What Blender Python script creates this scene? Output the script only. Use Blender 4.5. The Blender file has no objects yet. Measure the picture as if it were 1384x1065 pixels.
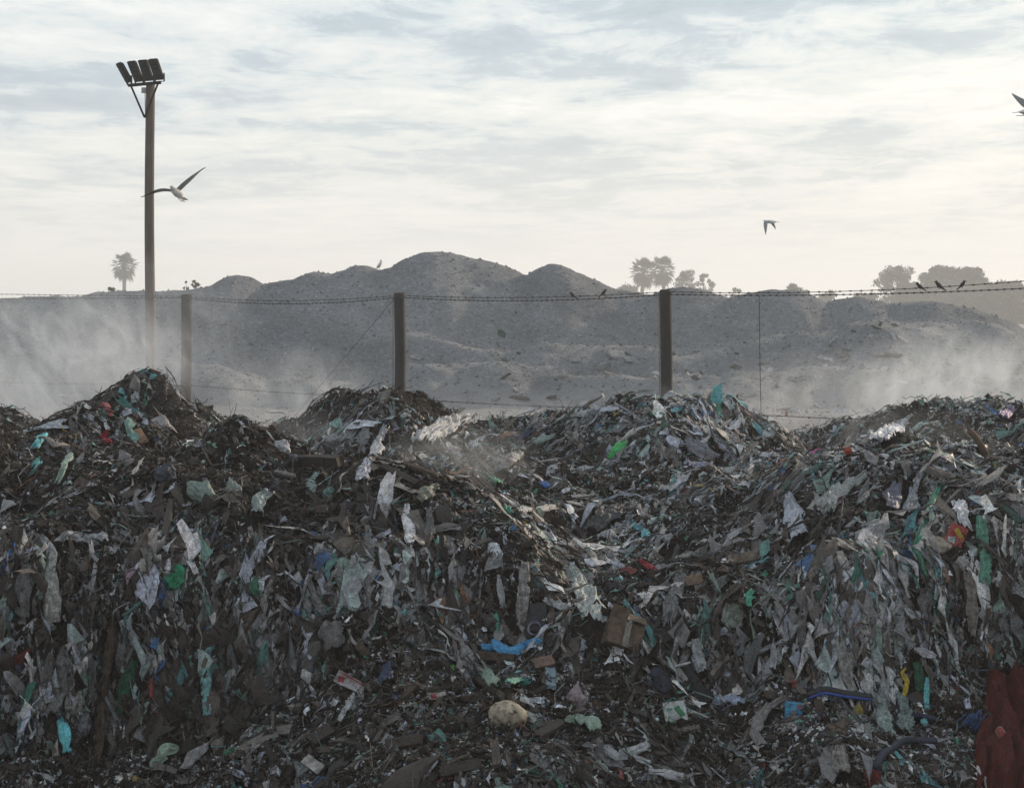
import bpy, math, random
import numpy as np
from mathutils import Vector, Matrix
R = math.radians
S = bpy.context.scene
COL = S.collection
rng = np.random.default_rng(7)
random.seed(7)

# ------------------------------------------------------------------ camera, sky, sun, exposure
F, EYE, HZ, CX = 2583.0, 4.5, 410.0, 692.0          # focal length in photo pixels, eye height, horizon row, centre column
cam_d = bpy.data.cameras.new('camera'); cam = bpy.data.objects.new('camera', cam_d); COL.objects.link(cam)
cam.location = (0, 0, EYE); cam.rotation_euler = (R(90), 0, 0)
cam_d.sensor_width = 36; cam_d.lens = 36 * F / 1384.0
cam_d.shift_y = (HZ - 532.5) / 1384.0
cam_d.clip_start = 0.1; cam_d.clip_end = 5000
S.camera = cam
SUN_AZ, SUN_EL = R(48), R(17)
W = bpy.data.worlds.new('World'); S.world = W; W.use_nodes = True
nt = W.node_tree; nt.nodes.clear()
def nd(t, typ, **kw):
    n = t.nodes.new(typ)
    for k, v in kw.items(): setattr(n, k, v)
    return n
def mth(t, op, a, b=None, clamp=False):
    n = t.nodes.new('ShaderNodeMath'); n.operation = op; n.use_clamp = clamp
    for i, v in enumerate((a, b)):
        if v is None: continue
        if isinstance(v, (int, float)): n.inputs[i].default_value = v
        else: t.links.new(v, n.inputs[i])
    return n.outputs[0]
def ramp(t, src, stops, interp='LINEAR'):
    n = t.nodes.new('ShaderNodeValToRGB'); n.color_ramp.interpolation = interp
    e = n.color_ramp.elements
    while len(e) < len(stops): e.new(0.5)
    for el, (p, c) in zip(e, stops):
        el.position = p; el.color = (c, c, c, 1) if isinstance(c, (int, float)) else (*c, 1)
    t.links.new(src, n.inputs[0]); return n.outputs[0]
def mixc(t, f, a, b, mode='MIX'):
    n = t.nodes.new('ShaderNodeMix'); n.data_type = 'RGBA'; n.blend_type = mode
    for i, v in ((0, f), (6, a), (7, b)):
        if isinstance(v, (int, float)): n.inputs[i].default_value = v
        elif isinstance(v, tuple): n.inputs[i].default_value = (*v, 1)
        else: t.links.new(v, n.inputs[i])
    return n.outputs[2]
def noise(t, vec, scale, detail=4, rough=0.55, dist=0.0):
    n = t.nodes.new('ShaderNodeTexNoise'); n.inputs['Scale'].default_value = scale
    n.inputs['Detail'].default_value = detail; n.inputs['Roughness'].default_value = rough
    n.inputs['Distortion'].default_value = dist
    if vec is not None: t.links.new(vec, n.inputs['Vector'])
    return n.outputs[0]
sky = nd(nt, 'ShaderNodeTexSky', sky_type='NISHITA', sun_disc=False, sun_elevation=SUN_EL, sun_rotation=SUN_AZ)
sky.dust_density = 2.5; sky.air_density = 1.2
tc = nd(nt, 'ShaderNodeTexCoord'); sep = nd(nt, 'ShaderNodeSeparateXYZ'); nt.links.new(tc.outputs['Generated'], sep.inputs[0])
zc = mth(nt, 'MAXIMUM', sep.outputs[2], 0.0)
inv = mth(nt, 'DIVIDE', 1.0, mth(nt, 'ADD', zc, 0.060))
cmb = nd(nt, 'ShaderNodeCombineXYZ')
nt.links.new(mth(nt, 'MULTIPLY', sep.outputs[0], inv), cmb.inputs[0])
nt.links.new(mth(nt, 'MULTIPLY', mth(nt, 'MULTIPLY', sep.outputs[1], inv), 0.72), cmb.inputs[1])
CLOUD_SHIFT = (5.3, 2.6, 0.0)
mp = nd(nt, 'ShaderNodeVectorMath', operation='ADD'); nt.links.new(cmb.outputs[0], mp.inputs[0]); mp.inputs[1].default_value = CLOUD_SHIFT
n1 = noise(nt, mp.outputs[0], 0.80, 10, 0.60, 0.4)
n2 = noise(nt, mp.outputs[0], 3.6, 10, 0.68, 0.4)
cl = mth(nt, 'ADD', mth(nt, 'MULTIPLY', n1, 0.60), mth(nt, 'MULTIPLY', n2, 0.40))
# sun side of the sky is brighter and warmer
dv = nd(nt, 'ShaderNodeVectorMath', operation='DOT_PRODUCT'); nt.links.new(tc.outputs['Generated'], dv.inputs[0])
dv.inputs[1].default_value = (math.sin(SUN_AZ) * math.cos(SUN_EL), math.cos(SUN_AZ) * math.cos(SUN_EL), math.sin(SUN_EL))
glow = mth(nt, 'POWER', mth(nt, 'MAXIMUM', dv.outputs['Value'], 0.0), 5.0)
hazec = mixc(nt, glow, (7.0, 6.8, 6.35), (8.0, 7.65, 6.9))
cloudc = ramp(nt, cl, [(0.37, (3.7, 4.5, 5.15)), (0.455, (4.6, 5.35, 5.95)), (0.495, (6.3, 6.8, 7.0)), (0.535, (7.3, 7.45, 7.4)), (0.62, (8.8, 8.7, 8.4))])
cloudc2 = mixc(nt, 1.0, cloudc, mixc(nt, glow, (0.95, 0.965, 0.98), (1.05, 1.04, 1.02)), 'MULTIPLY')
thin = mixc(nt, 0.86, sky.outputs[0], cloudc2)          # clouds over the clear sky
hf = ramp(nt, zc, [(0.0, 1.0), (0.025, 0.84), (0.06, 0.46), (0.105, 0.14), (0.15, 0.0)])
final = mixc(nt, hf, thin, hazec)
# clouds away from the low sun are duller
dh = nd(nt, 'ShaderNodeVectorMath', operation='DOT_PRODUCT'); nt.links.new(tc.outputs['Generated'], dh.inputs[0]); dh.inputs[1].default_value = (math.sin(SUN_AZ), math.cos(SUN_AZ), 0.25)
final = mixc(nt, 1.0, final, ramp(nt, mth(nt, 'ADD', mth(nt, 'MULTIPLY', dh.outputs['Value'], .5), .5), [(0.0, (1.0, 1.01, 1.03)), (.40, (.97, .98, 1.0)), (.74, (1, 1, 1))]), 'MULTIPLY')
bg = nd(nt, 'ShaderNodeBackground'); bg.inputs[1].default_value = 0.1; nt.links.new(final, bg.inputs[0])
wo = nd(nt, 'ShaderNodeOutputWorld'); nt.links.new(bg.outputs[0], wo.inputs[0])
sun_d = bpy.data.lights.new('sun', 'SUN'); sun = bpy.data.objects.new('sun', sun_d); COL.objects.link(sun)
sun_d.energy = 3.2; sun_d.angle = R(1.0); sun_d.color = (1.0, 0.82, 0.62)
SD = Vector((math.sin(SUN_AZ) * math.cos(SUN_EL), math.cos(SUN_AZ) * math.cos(SUN_EL), math.sin(SUN_EL)))
sun.rotation_euler = (-SD).to_track_quat('-Z', 'Y').to_euler(); sun.location = (40, 40, 30)
vs = S.view_settings
vs.view_transform = 'Standard'; vs.look = 'None'; vs.gamma = 1; vs.use_curve_mapping = False
vs.exposure = 0.36
cy = S.cycles
cy.max_bounces = 6; cy.diffuse_bounces = 3; cy.glossy_bounces = 2; cy.transmission_bounces = 3; cy.volume_bounces = 1; cy.transparent_max_bounces = 6
cy.use_denoising = True; cy.denoiser = 'OPENIMAGEDENOISE'; cy.use_adaptive_sampling = True; cy.adaptive_threshold = 0.015
cy.volume_step_rate = 1.0; cy.volume_max_steps = 96
cy.caustics_reflective = False; cy.caustics_refractive = False

# ------------------------------------------------------------------ helpers
def PX(px, py, d):                    # a photo position at a given distance from the eye plane, in metres
    return np.array([(px - CX) / F * d, d, EYE - (py - HZ) / F * d])
def tag(o, label=None, cat=None, group=None, kind=None):
    if label: o['label'] = label
    if cat: o['category'] = cat
    if group: o['group'] = group
    if kind: o['kind'] = kind
    return o
def empty(name, loc, label, cat, group=None):
    o = bpy.data.objects.new(name, None); COL.objects.link(o); o.location = tuple(map(float, loc)); o.empty_display_size = 0.1
    return tag(o, label, cat, group)
def mk(name, V, faces, mat, col=None, parent=None, smooth=True, origin=None, world=False, flow=None):
    """one mesh object; faces: list of int arrays, each (n,k). With a parent, V is in the parent's space unless world."""
    V = np.asarray(V, float).reshape(-1, 3)
    if not isinstance(faces, (list, tuple)): faces = [faces]
    me = bpy.data.meshes.new(name)
    loc = np.zeros(3)
    if parent is not None and world: V = V - np.array(parent.location)
    if parent is None:
        loc = V.mean(0) if origin is None else np.asarray(origin, float); V = V - loc
    me.vertices.add(len(V)); me.vertices.foreach_set('co', V.astype(np.float32).ravel())
    nl = sum(f.size for f in faces); me.loops.add(nl)
    me.loops.foreach_set('vertex_index', np.concatenate([np.asarray(f).ravel() for f in faces]).astype(np.int32))
    tot = np.concatenate([np.full(len(f), f.shape[1], np.int32) for f in faces])
    me.polygons.add(len(tot))
    me.polygons.foreach_set('loop_start', np.concatenate([[0], np.cumsum(tot)[:-1]]).astype(np.int32))
    me.polygons.foreach_set('loop_total', tot)
    me.polygons.foreach_set('use_smooth', np.full(len(tot), bool(smooth)))
    if col is not None:
        c = np.asarray(col, np.float32)
        if c.ndim == 1: c = np.tile(c, (len(V), 1))
        a = me.attributes.new('tint', 'FLOAT_COLOR', 'POINT')
        a.data.foreach_set('color', np.concatenate([c[:, :3], np.ones((len(V), 1), np.float32)], 1).ravel())
    if flow is not None:
        a = me.attributes.new('flow', 'FLOAT_VECTOR', 'POINT'); a.data.foreach_set('vector', np.asarray(flow, np.float32).ravel())
    me.update(calc_edges=True); me.validate()
    me.materials.append(mat)
    o = bpy.data.objects.new(name, me); COL.objects.link(o)
    if parent is not None: o.parent = parent
    else: o.location = tuple(loc)
    return o
def gridf(nv, nu, N=1):
    """quads of N grids with nv rows, nu columns"""
    i, j = np.meshgrid(np.arange(nv - 1), np.arange(nu - 1), indexing='ij')
    a = (i * nu + j).ravel(); q = np.stack([a, a + 1, a + nu + 1, a + nu], 1)
    return (q[None] + (np.arange(N) * nv * nu)[:, None, None]).reshape(-1, 4)
def hsh(i, j, k, s):
    h = (i * 374761393 + j * 668265263 + k * 2147483647 + s * 1274126177) & 0xFFFFFFFF
    h = ((h ^ (h >> 13)) * 1274126177) & 0xFFFFFFFF
    h = ((h ^ (h >> 16)) * 2246822519) & 0xFFFFFFFF
    return ((h ^ (h >> 15)) & 0xFFFFFF) / float(0xFFFFFF) * 2 - 1
def vn(p, s=0):
    p = np.asarray(p, float); f = np.floor(p); i = f.astype(np.int64); t = p - f; t = t * t * (3 - 2 * t)
    r = 0
    for a in (0, 1):
        for b in (0, 1):
            for c in (0, 1):
                w = (t[..., 0] if a else 1 - t[..., 0]) * (t[..., 1] if b else 1 - t[..., 1]) * (t[..., 2] if c else 1 - t[..., 2])
                r = r + w * hsh(i[..., 0] + a, i[..., 1] + b, i[..., 2] + c, s)
    return r
def fbm(p, s=0, o=4, g=0.5):
    r, a, p = 0, 1.0, np.asarray(p, float)
    for k in range(o): r = r + a * vn(p, s + k * 17); a *= g; p = p * 2.03 + 11.3
    return r
def sstep(x): x = np.clip(x, 0, 1); return x * x * (3 - 2 * x)
def nrm(v): return v / np.maximum(np.linalg.norm(v, axis=-1, keepdims=True), 1e-9)
def tube(path, rad, n=8, cap=True):
    """V, faces of a tube along path with radii; ends capped"""
    P = np.asarray(path, float); m = len(P); r = np.broadcast_to(np.asarray(rad, float), (m,))
    T = nrm(np.gradient(P, axis=0)); up = np.array([0, 0, 1.0]) if abs(T[0, 2]) < 0.9 else np.array([1.0, 0, 0])
    V = []; A = nrm(np.cross(T[0], up))
    for k in range(m):
        A = nrm(A - T[k] * (A @ T[k])); B = np.cross(T[k], A)
        th = np.arange(n) * 2 * math.pi / n
        V.append(P[k] + r[k] * (np.cos(th)[:, None] * A + np.sin(th)[:, None] * B))
    V = np.concatenate(V); q = []
    for k in range(m - 1):
        for j in range(n): q.append((k * n + j, k * n + (j + 1) % n, (k + 1) * n + (j + 1) % n, (k + 1) * n + j))
    fs = [np.array(q)]
    if cap: fs.append(np.array([list(range(n))[::-1], list(range((m - 1) * n, m * n))]))
    return V, fs
def boxm(c, s, M=None, bev=0.0):
    """box centred at c with full sizes s, bevelled edges when bev"""
    s = np.asarray(s, float) / 2
    if bev <= 0:
        V = np.array([(x, y, z) for x in (-1, 1) for y in (-1, 1) for z in (-1, 1)]) * s
        f = [np.array([(0, 1, 3, 2), (4, 6, 7, 5), (0, 4, 5, 1), (2, 3, 7, 6), (0, 2, 6, 4), (1, 5, 7, 3)])]
    else:
        import bmesh
        bm = bmesh.new(); bmesh.ops.create_cube(bm, size=2)
        for v in bm.verts: v.co = Vector((v.co.x * s[0], v.co.y * s[1], v.co.z * s[2]))
        bmesh.ops.bevel(bm, geom=bm.edges[:], offset=bev, segments=2, profile=0.6, affect='EDGES')
        bm.verts.ensure_lookup_table(); V = np.array([v.co[:] for v in bm.verts])
        d = {}
        for fc in bm.faces: d.setdefault(len(fc.verts), []).append([v.index for v in fc.verts])
        f = [np.array(v) for v in d.values()]; bm.free()
    if M is not None: V = V @ np.asarray(M).T
    return V + np.asarray(c, float), f
def join(parts):
    V, fs, o = [], [], 0
    for v, f in parts:
        V.append(v); fs += [x + o for x in f]; o += len(v)
    return np.concatenate(V), fs
def ico(sub):
    import bmesh
    bm = bmesh.new(); bmesh.ops.create_icosphere(bm, subdivisions=sub, radius=1.0); bm.verts.ensure_lookup_table()
    V = np.array([v.co[:] for v in bm.verts]); f = np.array([[v.index for v in x.verts] for x in bm.faces]); bm.free(); return V, f
ICO = {k: ico(k) for k in (1, 2, 3, 4, 5)}
def rotz(a): c, s = math.cos(a), math.sin(a); return np.array([[c, -s, 0], [s, c, 0], [0, 0, 1.0]])
def rotx(a): c, s = math.cos(a), math.sin(a); return np.array([[1.0, 0, 0], [0, c, -s], [0, s, c]])
def roty(a): c, s = math.cos(a), math.sin(a); return np.array([[c, 0, s], [0, 1.0, 0], [-s, 0, c]])

# ------------------------------------------------------------------ materials
def mat(name): 
    m = bpy.data.materials.new(name); m.use_nodes = True; t = m.node_tree; t.nodes.clear()
    out = t.nodes.new('ShaderNodeOutputMaterial'); p = t.nodes.new('ShaderNodeBsdfPrincipled'); t.links.new(p.outputs[0], out.inputs[0])
    return m, t, p, out
def pos(t): return t.nodes.new('ShaderNodeNewGeometry').outputs['Position']
def obc(t): return t.nodes.new('ShaderNodeTexCoord').outputs['Object']
def setbump(t, p, h, dist, strength=1.0):
    b = t.nodes.new('ShaderNodeBump'); b.inputs['Distance'].default_value = dist; b.inputs['Strength'].default_value = strength
    t.links.new(h, b.inputs['Height']); t.links.new(b.outputs[0], p.inputs['Normal'])
def tinted(name, rough, transl, dirt, dscale, bump, spec=0.3, sheen=0.0):
    """colour from the piece's own tint, soiled in patches"""
    m, t, p, out = mat(name)
    a = t.nodes.new('ShaderNodeAttribute'); a.attribute_name = 'tint'
    v = pos(t)
    d = ramp(t, noise(t, v, dscale, 5, 0.65), [(0.42, 0.0), (0.62, dirt)])
    c = mixc(t, d, a.outputs['Color'], (0.048, 0.038, 0.031))
    hv = ramp(t, noise(t, v, dscale * 3.3, 3), [(0.3, 0.60), (0.7, 1.25)])
    c = mixc(t, 1.0, c, hv, 'MULTIPLY')
    fa = t.nodes.new('ShaderNodeAttribute'); fa.attribute_name = 'flow'      # creases running along a strip
    nf = noise(t, fa.outputs['Vector'], 85, 4, .6, .4); c = mixc(t, 1.0, c, ramp(t, nf, [(0.3, 0.62), (0.7, 1.22)]), 'MULTIPLY')
    t.links.new(c, p.inputs['Base Color']); p.inputs['Roughness'].default_value = rough
    p.inputs['Specular IOR Level'].default_value = spec
    if bump: setbump(t, p, mth(t, 'ADD', mth(t, 'MULTIPLY', noise(t, v, 38, 5, .6, 1.2), .6), mth(t, 'MULTIPLY', nf, .8)), bump)
    if transl:
        tr = t.nodes.new('ShaderNodeBsdfTranslucent'); t.links.new(c, tr.inputs[0])
        mx = t.nodes.new('ShaderNodeMixShader'); mx.inputs[0].default_value = transl
        t.links.new(p.outputs[0], mx.inputs[1]); t.links.new(tr.outputs[0], mx.inputs[2]); t.links.new(mx.outputs[0], out.inputs[0])
    return m
M_CLOTH = tinted('soiled_cloth', 0.9, 0.12, 0.60, 22, 0.016, 0.08)
M_FILM = tinted('soiled_film', 0.48, 0.20, 0.45, 24, 0.016, 0.26)
M_SCRAP = tinted('soiled_scraps', 0.8, 0.10, 0.5, 30, 0.0, 0.10)
M_THING = tinted('soiled_plastic', 0.5, 0.15, 0.28, 22, 0.012, 0.3)
M_WOOD = tinted('weathered_wood', 0.85, 0, 0.5, 18, 0.006, 0.2)
M_CARD = tinted('soiled_cardboard', 0.9, 0, 0.5, 8, 0.004, 0.15)
def simple(name, col, rough=0.7, var=0.3, scale=20, bump=0.0, metal=0.0, stretch=None, spec=0.4):
    m, t, p, out = mat(name); v = obc(t)
    if stretch:
        mpn = t.nodes.new('ShaderNodeMapping'); mpn.inputs['Scale'].default_value = stretch; t.links.new(v, mpn.inputs[0]); v = mpn.outputs[0]
    n = noise(t, v, scale, 6, 0.65)
    c = mixc(t, 1.0, tuple(col), ramp(t, n, [(0.25, 1 - var), (0.75, 1 + var)]), 'MULTIPLY')
    t.links.new(c, p.inputs['Base Color']); p.inputs['Roughness'].default_value = rough; p.inputs['Metallic'].default_value = metal
    p.inputs['Specular IOR Level'].default_value = spec
    if bump: setbump(t, p, n, bump)
    return m
M_DARK = simple('dark_painted_metal', (0.005, 0.007, 0.009), 0.75, 0.25, 8, spec=0.12)
M_LENS = simple('dull_lamp_glass', (0.012, 0.015, 0.018), 0.55, 0.2, 5, spec=0.15)
M_POLE = simple('timber_pole', (0.10, 0.078, 0.062), 0.85, 0.5, 6, 0.02, stretch=(6, 6, 0.35))
M_POST = simple('treated_timber_post', (0.021, 0.018, 0.0155), 0.85, 0.55, 6, 0.02, stretch=(8, 8, 0.5))
M_GALV = simple('galvanised_metal', (0.25, 0.26, 0.27), 0.5, 0.3, 12, metal=0.5)
M_WIRE = simple('rusty_wire', (0.035, 0.031, 0.03), 0.7, 0.4, 30)

# ------------------------------------------------------------------ the landfill heap: one height field built from surveyed points
def tps(ctrl, reg=0.02):
    P = np.array([c[:2] for c in ctrl], float); z = np.array([c[2] for c in ctrl], float); n = len(P)
    def U(r2): return 0.5 * r2 * np.log(np.maximum(r2, 1e-12))
    K = U(((P[:, None] - P[None]) ** 2).sum(-1)) + reg * np.eye(n)
    Q = np.concatenate([np.ones((n, 1)), P], 1); A = np.block([[K, Q], [Q.T, np.zeros((3, 3))]])
    w = np.linalg.solve(A, np.concatenate([z, np.zeros(3)]))
    def f(x, y):
        sh = x.shape; X = np.stack([x.ravel(), y.ravel()], 1); out = np.empty(len(X))
        for i in range(0, len(X), 20000):
            B = X[i:i + 20000]; out[i:i + 20000] = U(((B[:, None] - P[None]) ** 2).sum(-1)) @ w[:n] + w[n] + B @ w[n + 1:]
        return out.reshape(sh)
    return f
UP = [(-100,560,24),(0,562,24),(110,566,25),(165,536,26),(200,507,26),(235,530,26),(272,580,25),(340,606,25),(412,598,24),(460,540,23.5),(500,531,23.5),
 (555,533,23.5),(585,552,23.7),(625,600,24),(690,600,24),(742,588,24),(800,548,23),(860,556,23),(920,538,22.5),(1000,562,22.5),(1060,618,23),(1120,618,24),
 (1180,588,24),(1215,547,24.5),(1270,552,24.5),(1330,540,24.5),(1384,546,24),(1480,550,24),
 (-80,600,17.5),(30,612,17.5),(110,588,18.5),(160,560,19.5),(226,622,18),(262,592,17.2),(308,562,17),(346,570,17),(396,642,16.8),(440,645,16.5),
 (500,648,16.2),(560,640,16),(610,662,16),(650,682,15.8),(700,722,15.5),(750,765,15.2),(800,800,15),
 (620,614,22),(700,608,22),(745,602,21.6),(800,566,21.3),(850,590,21.2),(920,566,21),(970,592,21.2),(395,608,22),(340,614,22.5),(560,560,22),(1040,622,21.5),
 (500,600,21),(600,622,20),(600,652,18),(700,640,19.5),(700,690,17.3),(780,640,20),(800,700,17.8),(850,620,20.5),(900,650,19),(850,760,16.3),
 (950,680,18),(930,750,16.5),(1000,640,19.5),(1060,640,19.3),(1080,612,21.5),(1000,692,17.2),(1050,652,17.2),(1100,627,17.2),(1150,602,17.5),(1250,597,17.3),
 (1320,610,17),(1384,605,17),(1480,600,17),
 (-80,740,14.8),(50,740,14.7),(150,750,14.7),(250,760,14.6),(350,760,14.6),(450,770,14.6),(550,770,14.6),(650,792,14.6),(720,815,14.5),(800,850,14.5),
 (880,830,14.8),(980,780,14.9),(1050,770,14.9),(1150,760,14.9),(1250,750,14.8),(1384,750,14.7),(1480,750,14.7)]
LO = [(-80,1060,13.7),(0,1045,13.8),(120,1040,13.8),(220,1010,13.8),(300,965,13.9),(450,900,14.1),(600,880,14.3),(700,880,14.2),(850,900,14.0),(950,950,13.9),(1100,955,13.8),
 (1250,950,13.8),(1384,975,13.6),(1480,980,13.6),(0,1110,13.2),(300,1065,12.9),(500,1065,12.3),(700,1065,12),(900,1065,12.3),(1100,1065,12.6),(1384,1065,12.8)]
uc = [tuple(PX(*p)) for p in UP] + [(x, 20.4, z) for x, z in ((-5.5, 2.7), (-4.2, 2.55), (-3.2, 2.35), (-2.5, 2.4), (3.6, 2.7), (4.6, 2.75), (5.6, 2.75))] + [(x, 28.2, 1.9) for x in np.arange(-12, 13, 2.0)] + [(x, 33, 1.35) for x in np.arange(-12, 13, 3.0)] \
   + [(sx * 12, y, z) for sx in (-1, 1) for y, z in ((15, 2.7), (17.5, 3.2), (21, 2.8), (24, 3.2))]
lc = [tuple(PX(*p)) for p in LO] + [(x, 10.0, 0.55) for x in np.arange(-10, 11, 2.5)] + [(x, 13.7, 1.2) for x in (-11, -8, 8, 11)]
fU, fL = tps(uc), tps(lc)
X0, X1, Y0, Y1, HS = -12.0, 12.0, 9.4, 33.4, 0.04
gx = np.arange(X0, X1 + 1e-6, HS); gy = np.arange(Y0, Y1 + 1e-6, HS)
GX, GY = np.meshgrid(gx, gy)
wob = 0.16 * fbm(np.stack([gx * 1.1, gx * 0, gx * 0], -1), 3, 4)[None]
yf, yt = 13.95 + wob, 14.55 + wob * 1.2
zu = fU(GX, np.maximum(GY, yt)); zl = fL(GX, np.minimum(GY, yf + 0.1)); zu = zu - 0.07 * sstep((GY - 15) / 2)
tcl = (GY - yf + .20 * fbm(np.stack([GX * 1.5, GY * 4.5, GX * 0], -1), 15, 3) + .14 * fbm(np.stack([GX * .8, GY * 0, GX * 0 + 4], -1), 16, 2)) / (yt - yf)
HG = zl + (zu - zl) * sstep(tcl)
p3 = np.stack([GX, GY, HG * 0.6], -1)
near = sstep((31.5 - GY) / 3) * sstep((GY - 9.6) / 1.0)
HG += near * (0.16 * fbm(p3 * 1.4, 21, 3) + 0.10 * fbm(p3 * 3.6, 31, 3) + 0.05 * np.abs(fbm(p3 * 9.0, 41, 2)))
HG = np.where(GY > 30.5, HG * 1 - sstep((GY - 30.5) / 2.6) * (HG - 1.1), HG)
gyy, gxx = np.gradient(HG, HS)
def bil(G, x, y):
    fx = np.clip((x - X0) / HS, 0, len(gx) - 1.001); fy = np.clip((y - Y0) / HS, 0, len(gy) - 1.001)
    i = fx.astype(int); j = fy.astype(int); a = fx - i; b = fy - j
    return (G[j, i] * (1 - a) + G[j, i + 1] * a) * (1 - b) + (G[j + 1, i] * (1 - a) + G[j + 1, i + 1] * a) * b
def box_blur(G, k):
    for ax in (0, 1):
        c = np.cumsum(np.pad(G, [(k + 1, k) if a == ax else (0, 0) for a in (0, 1)], 'edge'), axis=ax)
        n = G.shape[ax]; hi = np.take(c, np.arange(2 * k + 1, n + 2 * k + 1), ax); lo = np.take(c, np.arange(0, n), ax); G = (hi - lo) / (2 * k + 1)
    return G
SG = box_blur(box_blur(HG, 4), 4); sy, sx = np.gradient(SG, HS)
def H(x, y): return bil(HG, x, y)
def HN(x, y):                         # smoothed surface normal
    return nrm(np.stack([-bil(sx, x, y), -bil(sy, x, y), np.ones_like(x)], -1))
def hit(px, py):
    """the point of the heap seen at a photo position"""
    d = np.arange(10.5, 33, 0.02); x = (px - CX) / F * d; z = EYE - (py - HZ) / F * d
    h = H(x, d); k = np.nonzero(z < h)[0]
    if len(k) == 0: k = int(np.argmin(z - h)); return np.array([x[k], d[k], h[k]])
    k = k[0]; return np.array([x[k], d[k], max(h[k], z[k])])

m, t, p, out = mat('dark_compost'); v = pos(t)
n = noise(t, v, 16, 8, 0.7)
c = mixc(t, ramp(t, n, [(0.35, 0.0), (0.7, 1.0)]), (0.011, 0.009, 0.008), (0.050, 0.042, 0.036))
t.links.new(c, p.inputs['Base Color']); p.inputs['Roughness'].default_value = 0.95; p.inputs['Specular IOR Level'].default_value = 0.15
setbump(t, p, noise(t, v, 34, 8, 0.75), 0.05); M_SOIL = m
o = mk('landfill_heap', np.stack([GX, GY, HG], -1).reshape(-1, 3), gridf(len(gy), len(gx)), M_SOIL, origin=(0, 20, 0)); o['kind'] = 'structure'

# ------------------------------------------------------------------ named things lying on the heap are listed first so the loose litter keeps clear of them
KEEP = []                             # (x, y, z, radius) spots kept clear
WHITE = (0.52, 0.54, 0.57); GREYW = (0.34, 0.35, 0.37); GREY = (0.17, 0.17, 0.175); DGREY = (0.06, 0.063, 0.07); PTEAL = (0.27, 0.36, 0.34); TEAL = (0.10, 0.30, 0.31)
TURQ = (0.13, 0.45, 0.50); GREEN = (0.03, 0.22, 0.12); BGREEN = (0.06, 0.42, 0.12); DKGREEN = (0.03, 0.10, 0.065); BLUE = (0.05, 0.16, 0.45); LBLUE = (0.09, 0.32, 0.58); NAVY = (0.03, 0.045, 0.09)
RED = (0.32, 0.018, 0.035); LILAC = (0.38, 0.37, 0.47); BEIGE = (0.42, 0.34, 0.26); CARD = (0.20, 0.145, 0.10); BROWN = (0.085, 0.064, 0.05); YELLOW = (0.5, 0.38, 0.04); PGREEN = (0.25, 0.33, 0.27); OLIVE = (0.20, 0.21, 0.17); PINK = (0.5, 0.12, 0.3); ORANGE = (0.5, 0.12, 0.05)
def resample(P, n):
    P = np.asarray(P, float); d = np.concatenate([[0], np.cumsum(np.linalg.norm(np.diff(P, axis=0), axis=1))]); s = np.linspace(0, d[-1], n)
    Q = np.stack([np.interp(s, d, P[:, k]) for k in range(3)], 1)
    for _ in range(2): Q[1:-1] = (Q[:-2] + 2 * Q[1:-1] + Q[2:]) / 4
    return Q
def surf_path(pts):
    P = np.array([hit(*q) for q in pts]); 
    return P
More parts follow.
